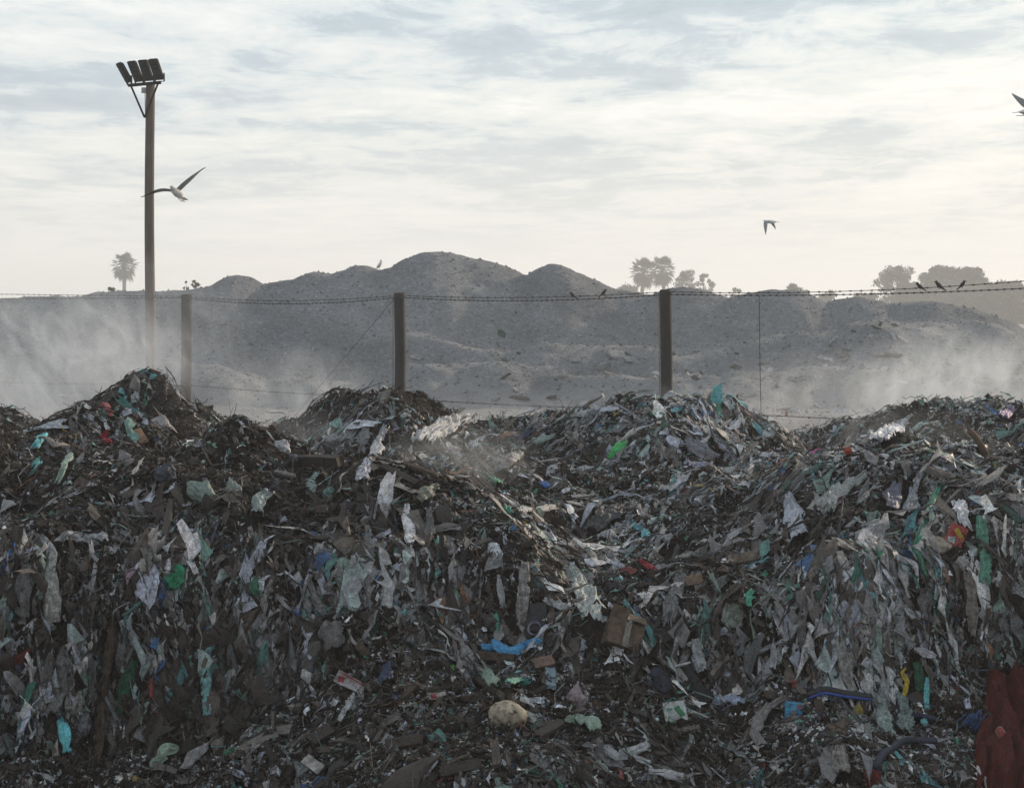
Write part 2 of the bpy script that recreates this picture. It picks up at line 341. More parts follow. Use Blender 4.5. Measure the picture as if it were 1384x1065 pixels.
def rag(name, label, cat, pts, wpx, col, folds=3, depth=0.35, seed=0, mat_=None, lift=0.085, rag_=0.18, taper=(0.55, 1.0, 0.75), parent=None, holes=True):
    """a crumpled sheet draped along a line over the heap; wpx is its width in photo pixels"""
    P = surf_path(pts); d = P[:, 1].mean(); w = wpx / F * d
    L = np.linalg.norm(np.diff(P, axis=0), axis=1).sum()
    nv = int(np.clip(L / 0.014, 14, 70)); nu = int(np.clip(w / 0.011, 9, 34))
    C = resample(P, nv); T = nrm(np.gradient(C, axis=0)); N = HN(C[:, 0], C[:, 1]); N = nrm(N + np.array([0, -0.7, 0.1])); B = nrm(np.cross(T, N)); N = nrm(np.cross(B, T))
    s = np.linspace(0, 1, nv)[:, None]; tt = np.linspace(-0.5, 0.5, nu)[None]
    sd = seed * 13.7 + len(label) * 3.1 + pts[0][0]
    prof = np.interp(s[:, 0], [0, 0.5, 1], taper)
    wv = w * prof * (1 + rag_ * 1.4 * fbm(np.stack([s[:, 0] * 5, s[:, 0] * 0 + sd, s[:, 0] * 0], -1), 5, 3))
    edge = rag_ * 0.5 * fbm(np.stack([s[:, 0] * 3 + 3, s[:, 0] * 0 + sd, s[:, 0] * 0 + 7], -1), 9, 3) * w
    sl = s + (np.abs(s - 0.5) * 2) ** 4 * 0.10 * fbm(np.stack([tt * 5 + s * 0, tt * 0 + sd + s * 0, s * 2 + tt * 0], -1), 3, 3)
    kk = np.clip(sl * (nv - 1), 0, nv - 1.001); i = kk.astype(int); a = (kk - i)[..., None]
    Cc = C[i] * (1 - a) + C[i + 1] * a
    fl = fbm(np.stack([s * 1.3 * np.maximum(L / w, 1.5) * .4 + tt * 0, tt * 1.5 + s * 0, s * 0 + tt * 0 + sd], -1), 13, 3)
    A = depth * w / max(folds, 1) * 0.46 * (.45 + 1.1 * np.abs(vn(np.stack([tt * 3 + s * 0, s * 2 + tt * 0, s * 0 + tt * 0 + sd], -1), 7)))
    fold = A * np.sin(2 * math.pi * (tt * folds * (1 + 0.45 * fl) + 0.9 * fl + sd)) + A * 0.5 * np.sin(2 * math.pi * (tt * folds * 2.3 + fl * 1.3 + s * 1.5))
    cr = 0.16 * w * fbm(np.stack([s * L / w * 3.4 + tt * 0, tt * 3.4 + s * 0, s * 0 + tt * 0 + sd + 5], -1), 19, 3) + 0.03 * w * np.abs(fbm(np.stack([s * L / w * 6 + tt * 0, tt * 6 + s * 0, s * 0 + tt * 0 + sd + 9], -1), 23, 2))
    V = Cc + B[i] * ((wv[:, None] * tt + edge[:, None]) * (1 - 0.12 * depth * folds / 3))[..., None] + N[i] * (lift + fold + cr - (2 * np.abs(tt)) ** 3 * 0.10 * w)[..., None]
    # keep the sheet out of the heap
    pen = H(V[..., 0], V[..., 1]) + 0.012 - V[..., 2]
    V = V + (np.maximum(pen, 0) * 0.7)[..., None] * np.array([0, -0.45, 0.7])
    q = gridf(nv, nu)
    if holes:                          # torn edges and small rips
        hv = fbm(np.stack([s * L / w * 2.2 + tt * 0, tt * 2.2 + s * 0, s * 0 + tt * 0 + sd + 2], -1), 29, 2) - np.maximum(np.abs(tt) * 2 - 0.70, 0) * 1.9 - np.maximum(np.abs(s - 0.5) * 2 - 0.85, 0) * 4
        k = hv.ravel()[q].mean(1) > -1.0; q = q[k]
    cv = np.array(col)[None] * (1 + 0.12 * fbm(np.stack([s * 6 + tt * 0, tt * 6 + s * 0, s * 0 + tt * 0 + sd], -1), 37, 3).ravel()[:, None])
    o = mk(name, V.reshape(-1, 3), q, mat_ or M_THING, np.clip(cv * 1.25, 0, 1), flow=np.stack([tt * w + s * 0, s * L * .12 + tt * 0, s * 0 + tt * 0 + sd], -1).reshape(-1, 3), origin=C[0], parent=parent, world=True)
    md = o.modifiers.new('thickness', 'SOLIDIFY'); md.thickness = 0.004
    if cat: tag(o, label, cat)
    for c_ in C[::2]: KEEP.append((*c_, min(max(0.5 * w, 0.03), .15)))
    return o
def bag(name, label, cat, px, py, wpx, hpx, col, seed=0, rot=0.0, mat_=None, sq=0.5, amp=0.34, knot=True, lift=0.6, sub=4):
    """a crumpled bag or bundle: a puckered closed blob with a gathered neck"""
    P = hit(px, py); d = P[1]; a, b = wpx / F * d / 2, hpx / F * d / 2
    V, f = ICO[sub]; V = V.copy(); sd = seed * 7.3 + px * 0.13 + py * 0.07
    r = 1 + amp * fbm(V * 1.5 + sd, 3, 3) - amp * 0.9 * np.abs(fbm(V * np.array([3.4, 3.4, 2.2]) + sd, 11, 3)) + 0.05 * fbm(V * 9 + sd, 17, 2)
    V = V * r[:, None]
    if knot:
        top = sstep((V[:, 2] - 0.45) / 0.6)[:, None]; V[:, :2] *= (1 - 0.72 * top); V[:, 2:3] += 0.35 * top
    V = V * np.array([a, min(a, b) * sq * 1.5, b]) 
    M = roty(rot); V = V @ M.T
    N = HN(P[0:1], P[1:2])[0]; N = nrm(N + np.array([0, -0.6, 0]))
    o = mk(name, V + P + N * min(a, b) * lift, f, mat_ or M_THING, np.clip(np.array(col)[None] * (1 + 0.15 * fbm(V * 20 + sd, 3, 2)[:, None]), 0, 1), origin=P)
    if cat: tag(o, label, cat)
    KEEP.append((*(P + N * min(a, b) * 0.3), 0.95 * max(min(a, b), 0.8 * max(a, b))))
    return o
def board(name, label, cat, p0, p1, wpx, thick, col, seed=0, mat_=None, lift=0.075, warp=0.03, parent=None):
    """a sawn or broken board between two photo positions"""
    A, B_ = hit(*p0), hit(*p1); d = (A[1] + B_[1]) / 2; w = wpx / F * d; L = np.linalg.norm(B_ - A)
    T = nrm(B_ - A); N = HN(np.array([(A[0] + B_[0]) / 2]), np.array([d]))[0]; N = nrm(N + np.array([0, -0.8, 0])); S_ = nrm(np.cross(T, N)); N = np.cross(S_, T)
    n = 9; nu = 5; V = []
    s = np.linspace(0, 1, n)
    sd = seed + p0[0]
    for k in range(n):
        for zz in (1, -1):
            for u in np.linspace(-0.5, 0.5, nu):
                e = 0.05 * L * vn(np.array([u * 8, sd, zz * 0.3])) * (1 if k in (0, n - 1) else 0)
                V.append(A + T * (L * s[k] + e) + S_ * w * u * (1 + 0.06 * vn(np.array([s[k] * 5, sd, 1.0]))) + N * (lift + zz * thick / 2 + warp * L * (s[k] - .5) ** 2 * 2 * math.sin(sd) + 0.004 * vn(np.array([s[k] * 9, u * 4, sd]))))
    V = np.array(V); m_ = 2 * nu; ring = list(range(nu)) + list(range(2 * nu - 1, nu - 1, -1)); q = []
    for k in range(n - 1):
        for j in range(m_):
            a_, b_ = ring[j], ring[(j + 1) % m_]; q.append((k * m_ + a_, k * m_ + b_, (k + 1) * m_ + b_, (k + 1) * m_ + a_))
    caps = np.array([[x for x in ring], [(n - 1) * m_ + x for x in ring[::-1]]])
    o = mk(name, V, [np.array(q), caps], mat_ or M_WOOD, np.clip(np.array(col)[None] * (1 + 0.2 * vn(V * 30)[:, None]), 0, 1), smooth=False, origin=A, parent=parent, world=True)
    if cat: tag(o, label, cat)
    for f_ in np.linspace(0, 1, 6): KEEP.append((*(A + (B_ - A) * f_), max(w * 0.6, 0.03)))
    return o
def cable(name, label, cat, pts, rpx, col, lift=0.05, mat_=None, taper=None, on=True, n=24, wob=0.01, sides=8, parent=None):
    P = surf_path(pts) if on else np.asarray(pts, float); d = P[:, 1].mean(); r = rpx / F * d
    C = resample(P, n); 
    if on: C = C + HN(C[:, 0], C[:, 1]) * lift
    C = C + wob * np.stack([fbm(C * 4 + k * 5, 3, 2) for k in range(3)], 1)
    rr = r if taper is None else r * np.interp(np.linspace(0, 1, n), np.linspace(0, 1, len(taper)), taper)
    V, f = tube(C, rr, sides)
    o = mk(name, V, f, mat_ or M_THING, col, origin=C[0], parent=parent, world=True)
    if cat: tag(o, label, cat)
    for c_ in C[::2]: KEEP.append((*c_, max(r * 1.4, 0.025)))
    return o

# ------------------------------------------------------------------ things one can point to on the heap
G_ = M_FILM
# --- draped sheets, rags and strips: (name, label, category, line in photo pixels, width, colour, folds, depth)
RAGS = [
 ('plastic_sheet','large greyish white plastic sheet draped over the ridge right of the middle post','plastic sheet',[(632,564),(606,578),(578,594),(566,606)],34,GREYW,4,.4),
 ('plastic_sheet','grey translucent sheet hanging in the hollow under the middle ridge, left of its twin','plastic sheet',[(498,584),(494,600),(490,622)],14,GREY,2,.4),
 ('plastic_sheet','grey translucent sheet hanging in the hollow under the middle ridge, split into two tails','plastic sheet',[(524,582),(516,603),(504,628)],17,GREYW,3,.4),
 ('cloth','bright red cloth bent like a hook on the dark left mound','cloth',[(148,588),(139,596),(142,606),(149,610)],10,RED,2,.5),
 ('plastic_bag','turquoise torn bag on the far left slope of the heap','plastic bag',[(60,600),(52,607),(42,615)],15,TURQ,3,.5),
 ('net','pale green net strip running down the left slope below the red cloth','net',[(99,624),(90,642),(80,664)],11,PGREEN,3,.4),
 ('cloth_strip','dull teal strip beside the pale green net on the left slope','cloth strip',[(56,632),(48,644),(40,654)],14,TEAL,2,.4),
 ('cloth','long dirty white cloth lying level on the left slope','cloth',[(72,744),(90,734),(112,735),(136,738),(143,746)],20,GREYW,4,.45),
 ('rag','dirty white rag bunched over the left edge below the level white cloth','rag',[(58,738),(70,748),(74,772),(72,790)],16,GREYW,4,.5),
 ('rag','long off-white rag hanging with a square flap near the left edge','rag',[(74,762),(71,790),(76,815),(74,845),(77,864)],24,(.36,.36,.34),2,.25),
 ('rag','dark grey rag hanging left of the long off-white rag','rag',[(38,768),(36,800),(35,832),(38,858)],22,GREY,3,.35),
 ('net','pale green net hanging at the very left edge of the cliff','net',[(14,806),(9,840),(3,876)],16,PGREEN,3,.4),
 ('plastic_bag','bright green bag stuck in the dark upper face of the left cliff','plastic bag',[(236,776),(240,790),(236,806)],32,GREEN,4,.5),
 ('rag','long pale teal rag hanging alone in a thin tail on the lower left cliff','rag',[(293,882),(282,902),(279,930),(283,955),(284,976)],15,(.17,.32,.32),3,.4),
 ('cloth','dark green cloth hanging on the lower left cliff','cloth',[(190,902),(180,925),(172,945),(170,970)],26,DKGREEN,4,.4),
 ('rag','grey rag bundle hanging above the turquoise strip on the lower left cliff','rag',[(88,890),(85,925),(80,955),(76,980)],24,GREY,4,.45),
 ('plastic_strip','turquoise plastic strip at the end of the grey rag bundle','plastic strip',[(86,982),(88,1000),(90,1019)],15,TURQ,3,.4),
 ('cloth_strip','long brown strip hanging down most of the lower left cliff','cloth strip',[(158,872),(150,910),(142,950),(140,990),(134,1040)],15,BROWN,2,.4),
 ('plastic_strip','rusty red strip standing upright beside the dark green cloth','plastic strip',[(208,928),(208,942),(209,958)],6,(.28,.05,.04),1,.4),
 ('plastic_sheet','pale green folded sheet on the talus at the lower left','plastic sheet',[(246,1012),(228,1020),(216,1034),(210,1050)],22,PGREEN,3,.4),
 ('plastic_sheet','square grey sheet hanging in the lower left corner','plastic sheet',[(14,1000),(15,1018),(14,1036)],26,(.12,.12,.13),2,.2),
 ('rag','grey rag hanging over the edge beside the open dark gap left of centre','rag',[(414,782),(424,810),(436,832),(450,842)],11,GREY,2,.5),
 ('plastic_sheet','grey sheet crumpled on the cliff left of centre','plastic sheet',[(452,842),(450,862),(456,888)],38,(.15,.145,.145),4,.4),
 ('cloth','small green cloth tongue hanging on the left cliff right of the bright green bag','cloth',[(347,788),(344,800),(350,816)],13,(.05,.17,.11),2,.5),
 ('plastic_bag','crumpled blue plastic scrap left of the crumpled grey sheet','plastic bag',[(402,834),(396,842),(394,852)],13,BLUE,2,.5),
 ('plastic_sheet','pale teal sheet draped from the ridge right of the dark left mound','plastic sheet',[(368,672),(356,680),(348,695),(342,708)],24,(.28,.33,.32),4,.4),
 ('plastic_bag','pale teal torn bag standing left of the white sheet on the centre cliff','plastic bag',[(430,652),(421,662),(424,680)],16,PTEAL,2,.5),
 ('cloth','white cloth hanging from the edge of the centre cliff beside the planks','cloth',[(500,634),(494,646),(488,664)],20,(.48,.49,.55),2,.3),
 ('paper','long white torn paper hanging down the centre cliff','paper',[(551,690),(549,708),(556,728),(553,752)],17,(.55,.54,.56),2,.2),
 ('plastic_sheet','olive grey sheet over the cliff edge right of the planks','plastic sheet',[(586,668),(573,676),(562,690)],24,OLIVE,4,.4),
 ('rag','grey rag hanging below the olive grey sheet','rag',[(580,698),(581,722),(578,748)],14,GREY,2,.4),
 ('plastic_sheet','grey crumpled sheet on the ridge in the middle of the heap','plastic sheet',[(700,622),(684,630),(664,642)],26,GREY,5,.5),
 ('plastic_bag','pale turquoise bag lying on the middle slope below the notch in the ridge','plastic bag',[(755,594),(742,598),(728,602)],14,PTEAL,3,.4),
 ('plastic_bag','bright green bag on the slope left of the third post ridge','plastic bag',[(846,602),(836,612),(824,624)],14,BGREEN,3,.5),
 ('plastic_bag','green bag in the hollow right of the rising steam','plastic bag',[(656,652),(664,658),(674,664)],11,(.04,.25,.12),2,.5),
 ('plastic_bag','blue bag on the middle slope under the long pale board','plastic bag',[(724,662),(734,662),(744,668)],10,BLUE,2,.4),
 ('plastic_bag','teal green bag at the near end of the white tube of sheeting','plastic bag',[(672,692),(681,698),(690,706)],18,(.06,.28,.20),3,.5),
 ('plastic_sheet','white tube of sheeting lying on the middle slope behind the teal green bag','plastic sheet',[(692,700),(712,699),(742,694)],14,GREYW,3,.5),
 ('plastic_sheet','dark grey sack sheet spread in the gully','plastic sheet',[(838,696),(818,708),(796,724)],34,DGREY,5,.4),
 ('plastic_sheet','big pale greenish sheet in pleats sliding down the gully above the cardboard box','plastic sheet',[(760,776),(775,792),(790,815),(806,852)],44,(.34,.37,.36),6,.5),
 ('plastic_sheet','crumpled off-white strip of sheeting left of the big pleated sheet','plastic sheet',[(738,820),(752,826),(776,834)],16,GREYW,3,.5),
 ('rag','grey white rag hanging in ribbons on the nose of the centre cliff','rag',[(706,770),(708,800),(706,822),(704,850)],20,(.26,.25,.25),3,.5),
 ('rag','thin blue white rag hanging left of the grey white ribbons','rag',[(673,786),(676,806),(680,826)],11,GREYW,3,.4),
 ('plastic_film','bright blue film lying along the foot of the centre cliff','plastic film',[(645,882),(668,878),(692,888),(716,882),(744,872)],18,LBLUE,3,.5),
 ('plastic_bag','pale greenish bag lying under the blue film','plastic bag',[(652,906),(660,922),(674,940)],20,PGREEN,3,.5),
 ('net','teal green net tangled behind the white card pieces','net',[(682,938),(702,934),(722,930)],20,(.04,.22,.18),4,.5),
 ('plastic_sheet','pale sheet folded on the talus at the bottom right of centre','plastic sheet',[(812,1016),(830,1032),(850,1026),(870,1018)],18,GREYW,3,.5),
 ('plastic_sheet','pale green pleated sheet on the talus left of the white green carton','plastic sheet',[(764,986),(782,980),(800,988),(804,1002)],24,PGREEN,5,.5),
 ('plastic_sheet','white notched sheet spotted with dirt on the right mound in the steam','plastic sheet',[(1236,572),(1214,584),(1188,606)],32,(.52,.53,.58),2,.25),
 ('plastic_bag','pale bag flattened on top of the ridge beside the third post','plastic bag',[(918,536),(906,541),(894,548)],13,GREYW,3,.5),
 ('plastic_bag','small turquoise bag on the ridge right of the third post','plastic bag',[(918,558),(912,562),(906,566)],11,(.12,.34,.42),2,.5),
 ('net','grey netting draped on the slope below the third post ridge','net',[(928,600),(944,612),(968,628)],26,(.22,.22,.25),5,.45),
 ('cloth','lilac white cloth lying below the grey netting','cloth',[(962,634),(944,638),(926,644)],15,LILAC,3,.5),
 ('plastic_bag','lilac bag over the rim in the steam at the right edge','plastic bag',[(1370,558),(1362,564),(1354,572)],18,(.36,.26,.42),3,.5),
 ('plastic_bag','white greasy bag hanging flat on the left flank of the right mound','plastic bag',[(1066,678),(1074,700),(1084,736)],30,(.40,.42,.48),3,.4),
 ('paper','white paper with dark blots hanging on the right mound','paper',[(1296,690),(1300,708),(1306,728)],22,(.55,.55,.58),1,.2),
 ('ribbon','long green ribbon running down the face of the right mound','ribbon',[(1272,668),(1256,700),(1244,728),(1234,752),(1240,776),(1248,790)],9,(.06,.27,.17),1,.6),
 ('net','green net hanging from the right mound near the right edge','net',[(1324,706),(1326,735),(1330,764),(1328,800)],22,(.10,.26,.19),4,.5),
 ('rag','long pale rag looping down the face of the right mound','rag',[(1244,652),(1234,676),(1228,704),(1232,718)],14,GREYW,3,.5),
 ('plastic_sheet','pale pleated sheeting lying on the left shoulder of the right mound','plastic sheet',[(1166,654),(1140,668),(1122,686),(1118,704)],24,(.30,.32,.31),5,.5),
 ('plastic_sheet','blue grey square sheet high on the face of the right mound','plastic sheet',[(1210,668),(1206,684),(1206,700)],26,(.10,.105,.15),2,.3),
 ('plastic_sheet','pale blue sheet beside the blue grey square sheet','plastic sheet',[(1234,670),(1232,690),(1228,708)],20,(.30,.33,.40),2,.35),
 ('plastic_bag','white crumpled bag in front of the rim left of the right mound','plastic bag',[(1010,724),(996,732),(988,744)],16,(.42,.42,.46),3,.5),
 ('plastic_sheet','pale grey sheet jutting out above the gully right of its middle','plastic sheet',[(960,758),(938,760),(912,768)],14,(.30,.30,.28),2,.4),
 ('rag','long pointed grey rag hanging in the gully','rag',[(926,782),(916,808),(908,832),(903,858)],24,(.20,.20,.21),2,.35),
 ('rag','torn white strip hanging in two tails beside the black plank','rag',[(940,872),(944,892),(950,916)],22,(.36,.38,.40),4,.5),
 ('plastic_strip','mint green strip sticking out of the gully wall','plastic strip',[(1020,802),(1015,814),(1012,828)],12,(.10,.40,.27),3,.5),
 ('sacking','pale green sacking crumpled in the gully left of the right mound','sacking',[(988,822),(990,842),(994,862)],34,(.22,.25,.22),6,.5),
 ('plastic_sheet','light blue crumpled sheet at the foot of the right cliff','plastic sheet',[(970,956),(986,956),(1004,964)],20,(.26,.31,.42),4,.5),
 ('rag','long grey rag tied over at the top and hanging on the right cliff','rag',[(1078,784),(1084,820),(1082,860),(1090,896)],18,(.19,.185,.19),3,.5),
 ('rag','grey pointed rag spreading towards its lower end on the right cliff','rag',[(1132,872),(1140,900),(1148,926),(1152,944)],20,(.28,.275,.27),2,.4),
 ('rag','long brownish rag hanging under the beige cardboard on the right cliff','rag',[(1302,778),(1308,806),(1310,836),(1308,862)],18,(.21,.19,.175),3,.5),
 ('rag','broad grey rag with a pointed foot in the middle of the right cliff','rag',[(1244,806),(1244,828),(1248,854)],26,(.14,.135,.14),2,.35),
 ('lace','small white lace piece on the right cliff','lace',[(1214,828),(1222,832),(1234,838)],14,(.46,.47,.50),3,.5),
 ('plastic_bag','striped grey white bag end sticking out low on the right cliff','plastic bag',[(1230,880),(1242,886),(1256,894)],13,(.36,.36,.40),3,.5),
 ('tape','yellow tape looped low on the right cliff','tape',[(1224,908),(1214,922),(1222,932),(1218,946)],8,YELLOW,1,.5),
 ('cloth','dark green cloth hanging right of the yellow tape','cloth',[(1234,904),(1238,920),(1240,938)],16,DKGREEN,2,.5),
 ('plastic_strip','bright teal strip standing right of the dark green cloth','plastic strip',[(1248,926),(1248,944),(1250,966)],9,(.12,.38,.40),2,.5),
 ('plastic_strip','short teal strip below the bright teal strip near the blue hose','plastic strip',[(1249,978),(1247,990),(1246,1000)],9,(.13,.38,.40),2,.5),
 ('rag','pale green rag hanging straight like a stocking under the blue black hose','rag',[(1186,950),(1190,972),(1196,998),(1202,1010)],22,(.26,.32,.31),2,.45),
 ('rag','pale green rag hanging in a bag shape right of the stocking shaped rag','rag',[(1214,952),(1220,974),(1222,1004)],24,(.20,.255,.25),3,.45),
 ('plastic_sheet','grey sheet winding over the talus left of the blue carton','plastic sheet',[(1056,952),(1036,966),(1022,984),(1020,1004),(1036,1022)],20,(.20,.19,.185),3,.5),
 ('rag','bunch of pale striped rags at the foot of the talus under the brown bag','rag',[(1136,1022),(1134,1040),(1140,1060)],30,(.26,.245,.235),6,.5),
 ('plastic_bag','white bag smeared with dirt in the bottom left of the right cliff','plastic bag',[(868,1050),(890,1054),(914,1058)],16,(.42,.42,.45),4,.5),
 ('plastic_scrap','pink scrap near the foot of the far slope in the steam','plastic scrap',[(1112,612),(1104,618),(1092,620)],8,PINK,2,.5),
 ('plastic_scrap','red strip lying in the gully below the dark grey sack sheet','plastic scrap',[(862,768),(874,776),(886,784)],9,RED,1,.5),
 ('cloth','navy cloth hanging in folds under the long pointed grey rag','cloth',[(880,908),(890,925),(898,948)],26,(.045,.05,.07),3,.4),
 ('plastic_scrap','scarlet scrap low on the right cliff left of the hose','plastic scrap',[(1066,918),(1070,926),(1076,936)],8,(.3,.03,.035),2,.5),
 ('plastic_scrap','white scrap with a dark navy underside on the talus left of centre','plastic scrap',[(482,946),(474,964),(462,984)],10,(.44,.45,.48),2,.4),
 ('plastic_scrap','dark navy bag scrap beside the dark slab on the talus left of centre','plastic scrap',[(528,910),(526,922),(524,936)],22,NAVY,3,.4),
]
for k, (nm, lb, ct, pts, w, c, fo, dp) in enumerate(RAGS):
    mt = M_CLOTH if ct in ('cloth','rag','cloth strip','sacking','lace') else (M_CARD if ct == 'paper' else M_THING)
    rag(nm, lb, ct, pts, w, c, fo, dp, k, mt)
# --- bags and bundles: (name, label, category, x, y, w, h, colour, tilt)
BAGS = [
 ('rubbish_bag','dark blue grey translucent bag on the slope under the left ridge','rubbish bag',226,647,32,30,(.07,.08,.11),.1),
 ('plastic_bag','pale green bulging bag on the slope right of the dark blue grey bag','plastic bag',272,670,38,28,(.25,.33,.29),.5),
 ('plastic_bag','pale green white bag with a creased front, right of the bulging pale green bag','plastic bag',315,672,26,30,(.30,.34,.32),-.2),
 ('plastic_bag','white bulging bag on the right shoulder of the dark left mound','plastic bag',379,611,25,20,(.55,.55,.58),.6),
 ('bundle','blue and brown bundle beside the white bag on the left mound','bundle',396,626,20,16,(.13,.14,.17),.6),
 ('plastic_bag','grey white crumpled bag left of the dark blue grey bag','plastic bag',171,629,22,24,(.27,.26,.27),-.4),
 ('plastic_bag','off-white crumpled bag just below the peak of the left ridge','plastic bag',215,582,30,22,(.38,.36,.36),.2),
 ('plastic_bag','see-through grey bag standing near the peak of the left ridge','plastic bag',184,528,16,26,(.28,.27,.26),0),
 ('sack','small round teal sack left of the white cloth on the centre cliff','sack',447,676,19,18,(.15,.28,.26),.3),
 ('plastic_bag','white rounded bag in the gully below the dark grey sack sheet','plastic bag',822,732,32,18,(.42,.42,.46),.2),
 ('plastic_bag','white bag bunched on the face of the centre cliff','plastic bag',607,748,20,22,(.45,.46,.50),.4),
 ('rubbish_bag','black crumpled bag stuck low in the left cliff','rubbish bag',209,846,28,24,(.028,.03,.04),.2),
 ('plastic_bag','royal blue knotted bag on the lower left cliff','plastic bag',281,862,14,28,BLUE,-.25),
 ('plastic_bag','grey white bundle with a round loop at the lower left','plastic bag',112,992,24,34,(.24,.24,.27),.2),
 ('rag_knot','green knotted rag on the talus at the lower left','rag',315,1024,18,20,(.05,.22,.13),.4),
 ('plastic_bag','white ring shaped bag end right of the left cliff','plastic bag',400,788,14,20,(.44,.44,.48),.3),
 ('rag_knot','teal crumpled rag ball on the talus below the centre','rag',592,1004,25,22,(.13,.33,.30),.2),
 ('plastic_bag','pinkish white bag with a red smear on the talus','plastic bag',776,951,28,34,(.34,.28,.31),.2),
 ('sack','small tied grey sack on the talus at the bottom right of centre','sack',987,1022,19,30,(.20,.20,.19),0),
 ('bag','crumpled brown paper bag under the blue black hose','paper bag',1130,1000,36,34,(.17,.125,.09),.3),
 ('plastic_bag','yellow bag scrap under the blue black hose','plastic bag',1157,968,14,24,(.33,.26,.05),.2),
 ('plastic_bag','pale bag lying left of the bright green bag on the middle slope','plastic bag',776,599,14,20,(.34,.34,.34),.3),
 ('plastic_bag','grey bag sitting on top of the cliff nose at the right','plastic bag',1322,690,18,14,(.10,.16,.30),.2),
 ('rubbish_bag','dark grey bag in the bottom left of the gully under the centre cliff','rubbish bag',660,850,22,24,(.07,.065,.065),.1),
 ('plastic_bag','pale grey bag puffed up on the slope left of the middle ridge','plastic bag',450,598,22,16,(.30,.30,.34),.5),
 ('plastic_bag','white crumpled bag on the lilac patch below the far slope','plastic bag',905,735,18,14,(.40,.40,.42),.4),
 ('rag_knot','off-white torn knot on the right cliff under the printed packet','rag',1298,768,18,24,(.42,.41,.42),.2),
]
for k, (nm, lb, ct, x, y, w, h, c, r_) in enumerate(BAGS):
    bag(nm, lb, ct, x, y, w, h, c, k, r_, sub=4, lift=1.3 if 'royal' in lb else .6)
# --- boards and slabs
BOARDS = [
 ('timber_beam','thick dark timber beam lying along the ridge left of the centre cliff','timber beam',(408,634),(462,637),13,.09,(.05,.04,.034)),
 ('plank','broken plank pointing up out of the pile on the centre cliff edge','plank',(540,628),(592,662),7,.03,(.10,.075,.058)),
 ('plank','thin splintered plank on the very top of the pile on the centre cliff edge','plank',(548,636),(600,660),5,.025,(.14,.105,.08)),
 ('plank','short dark plank at the foot of the pile on the centre cliff edge','plank',(520,640),(566,664),9,.03,(.06,.048,.04)),
 ('board','long pale blue grey board lying across the middle slope','board',(748,660),(796,638),10,.03,(.34,.36,.40)),
 ('board','flat brown board on the face of the left cliff','board',(236,748),(282,760),22,.03,(.075,.055,.045)),
 ('plank','narrow upright plank leaning on the left slope','plank',(234,690),(226,738),9,.03,(.075,.062,.052)),
 ('plank','black flat plank leaning in the gully','plank',(914,902),(956,958),20,.03,(.022,.024,.027)),
 ('slab','square dark slab standing on the cliff above the paper cup','slab',(729,826),(729,862),22,.04,(.04,.042,.05)),
 ('plank','brown plank lying diagonally under the pale greenish bag','plank',(648,930),(684,958),9,.03,(.065,.052,.045)),
 ('plank','wide brown plank on the talus at the bottom left of centre','plank',(530,1018),(578,1008),16,.03,(.062,.051,.045)),
 ('plank','brown plank on the talus at the very bottom centre','plank',(596,1054),(650,1040),15,.03,(.058,.048,.042)),
 ('plank','brown plank leaning upright at the bottom centre','plank',(672,1050),(668,1016),12,.03,(.075,.063,.055)),
 ('plank','dark square-ended plank at the lower left of the talus','plank',(418,1012),(446,994),18,.03,(.055,.047,.043)),
 ('card','white card on the talus at the bottom left','card',(418,1032),(440,1052),15,.008,(.40,.38,.36)),
 ('card','small white card lying right of the teal green net','card',(694,950),(708,958),7,.006,(.6,.62,.64)),
 ('card','slim white card lying right of the small white card','card',(704,946),(718,960),4,.006,(.6,.62,.64)),
 ('stick','thin stick poking up beside the planks in front of the steam','stick',(606,656),(628,645),3,.02,(.10,.075,.06)),
 ('plank','dark plank low in the middle of the talus','plank',(720,1010),(752,990),12,.03,(.06,.05,.043)),
 ('board','brown board under the bright blue film','board',(650,892),(700,896),12,.03,(.07,.05,.038)),
 ('plank','pale thin plank on the right slope of the dark left mound','plank',(376,648),(402,656),6,.02,(.22,.20,.19)),
 ('brick','dull red brick on the left ridge','brick',(134,556),(147,558),7,.06,(.22,.04,.045)),
 ('bottle','pale blue flattened bottle standing on the talus','bottle',(742,919),(743,943),14,.03,(.22,.31,.38)),
 ('carton','light brown parcel lying on the talus right of the blue film','carton',(722,908),(748,902),15,.07,(.20,.135,.11)),
 ('cardboard','flat beige cardboard on the gully rim','cardboard',(990,764),(1028,758),15,.012,(.19,.15,.115)),
 ('cardboard','torn beige cardboard chunk on the right mound under the printed packet','cardboard',(1262,742),(1282,756),22,.02,(.36,.31,.25)),
 ('cardboard','orange-brown cardboard piece on the left ridge above the dark mound','cardboard',(186,590),(196,606),13,.012,(.34,.20,.12)),
 ('cardboard','brown cardboard half buried in the gully beside the long pointed grey rag','cardboard',(930,796),(952,790),17,.012,(.20,.15,.11)),
]
for k, (nm, lb, ct, a, b, w, th, c) in enumerate(BOARDS):
    board(nm, lb, ct, a, b, w, th, c, k, {'bottle': M_THING, 'card': M_CARD, 'cardboard': M_CARD, 'carton': M_CARD, 'slab': M_CARD, 'brick': M_CARD}.get(ct, M_WOOD), lift=.13 if 'flat brown board' in lb else .075)
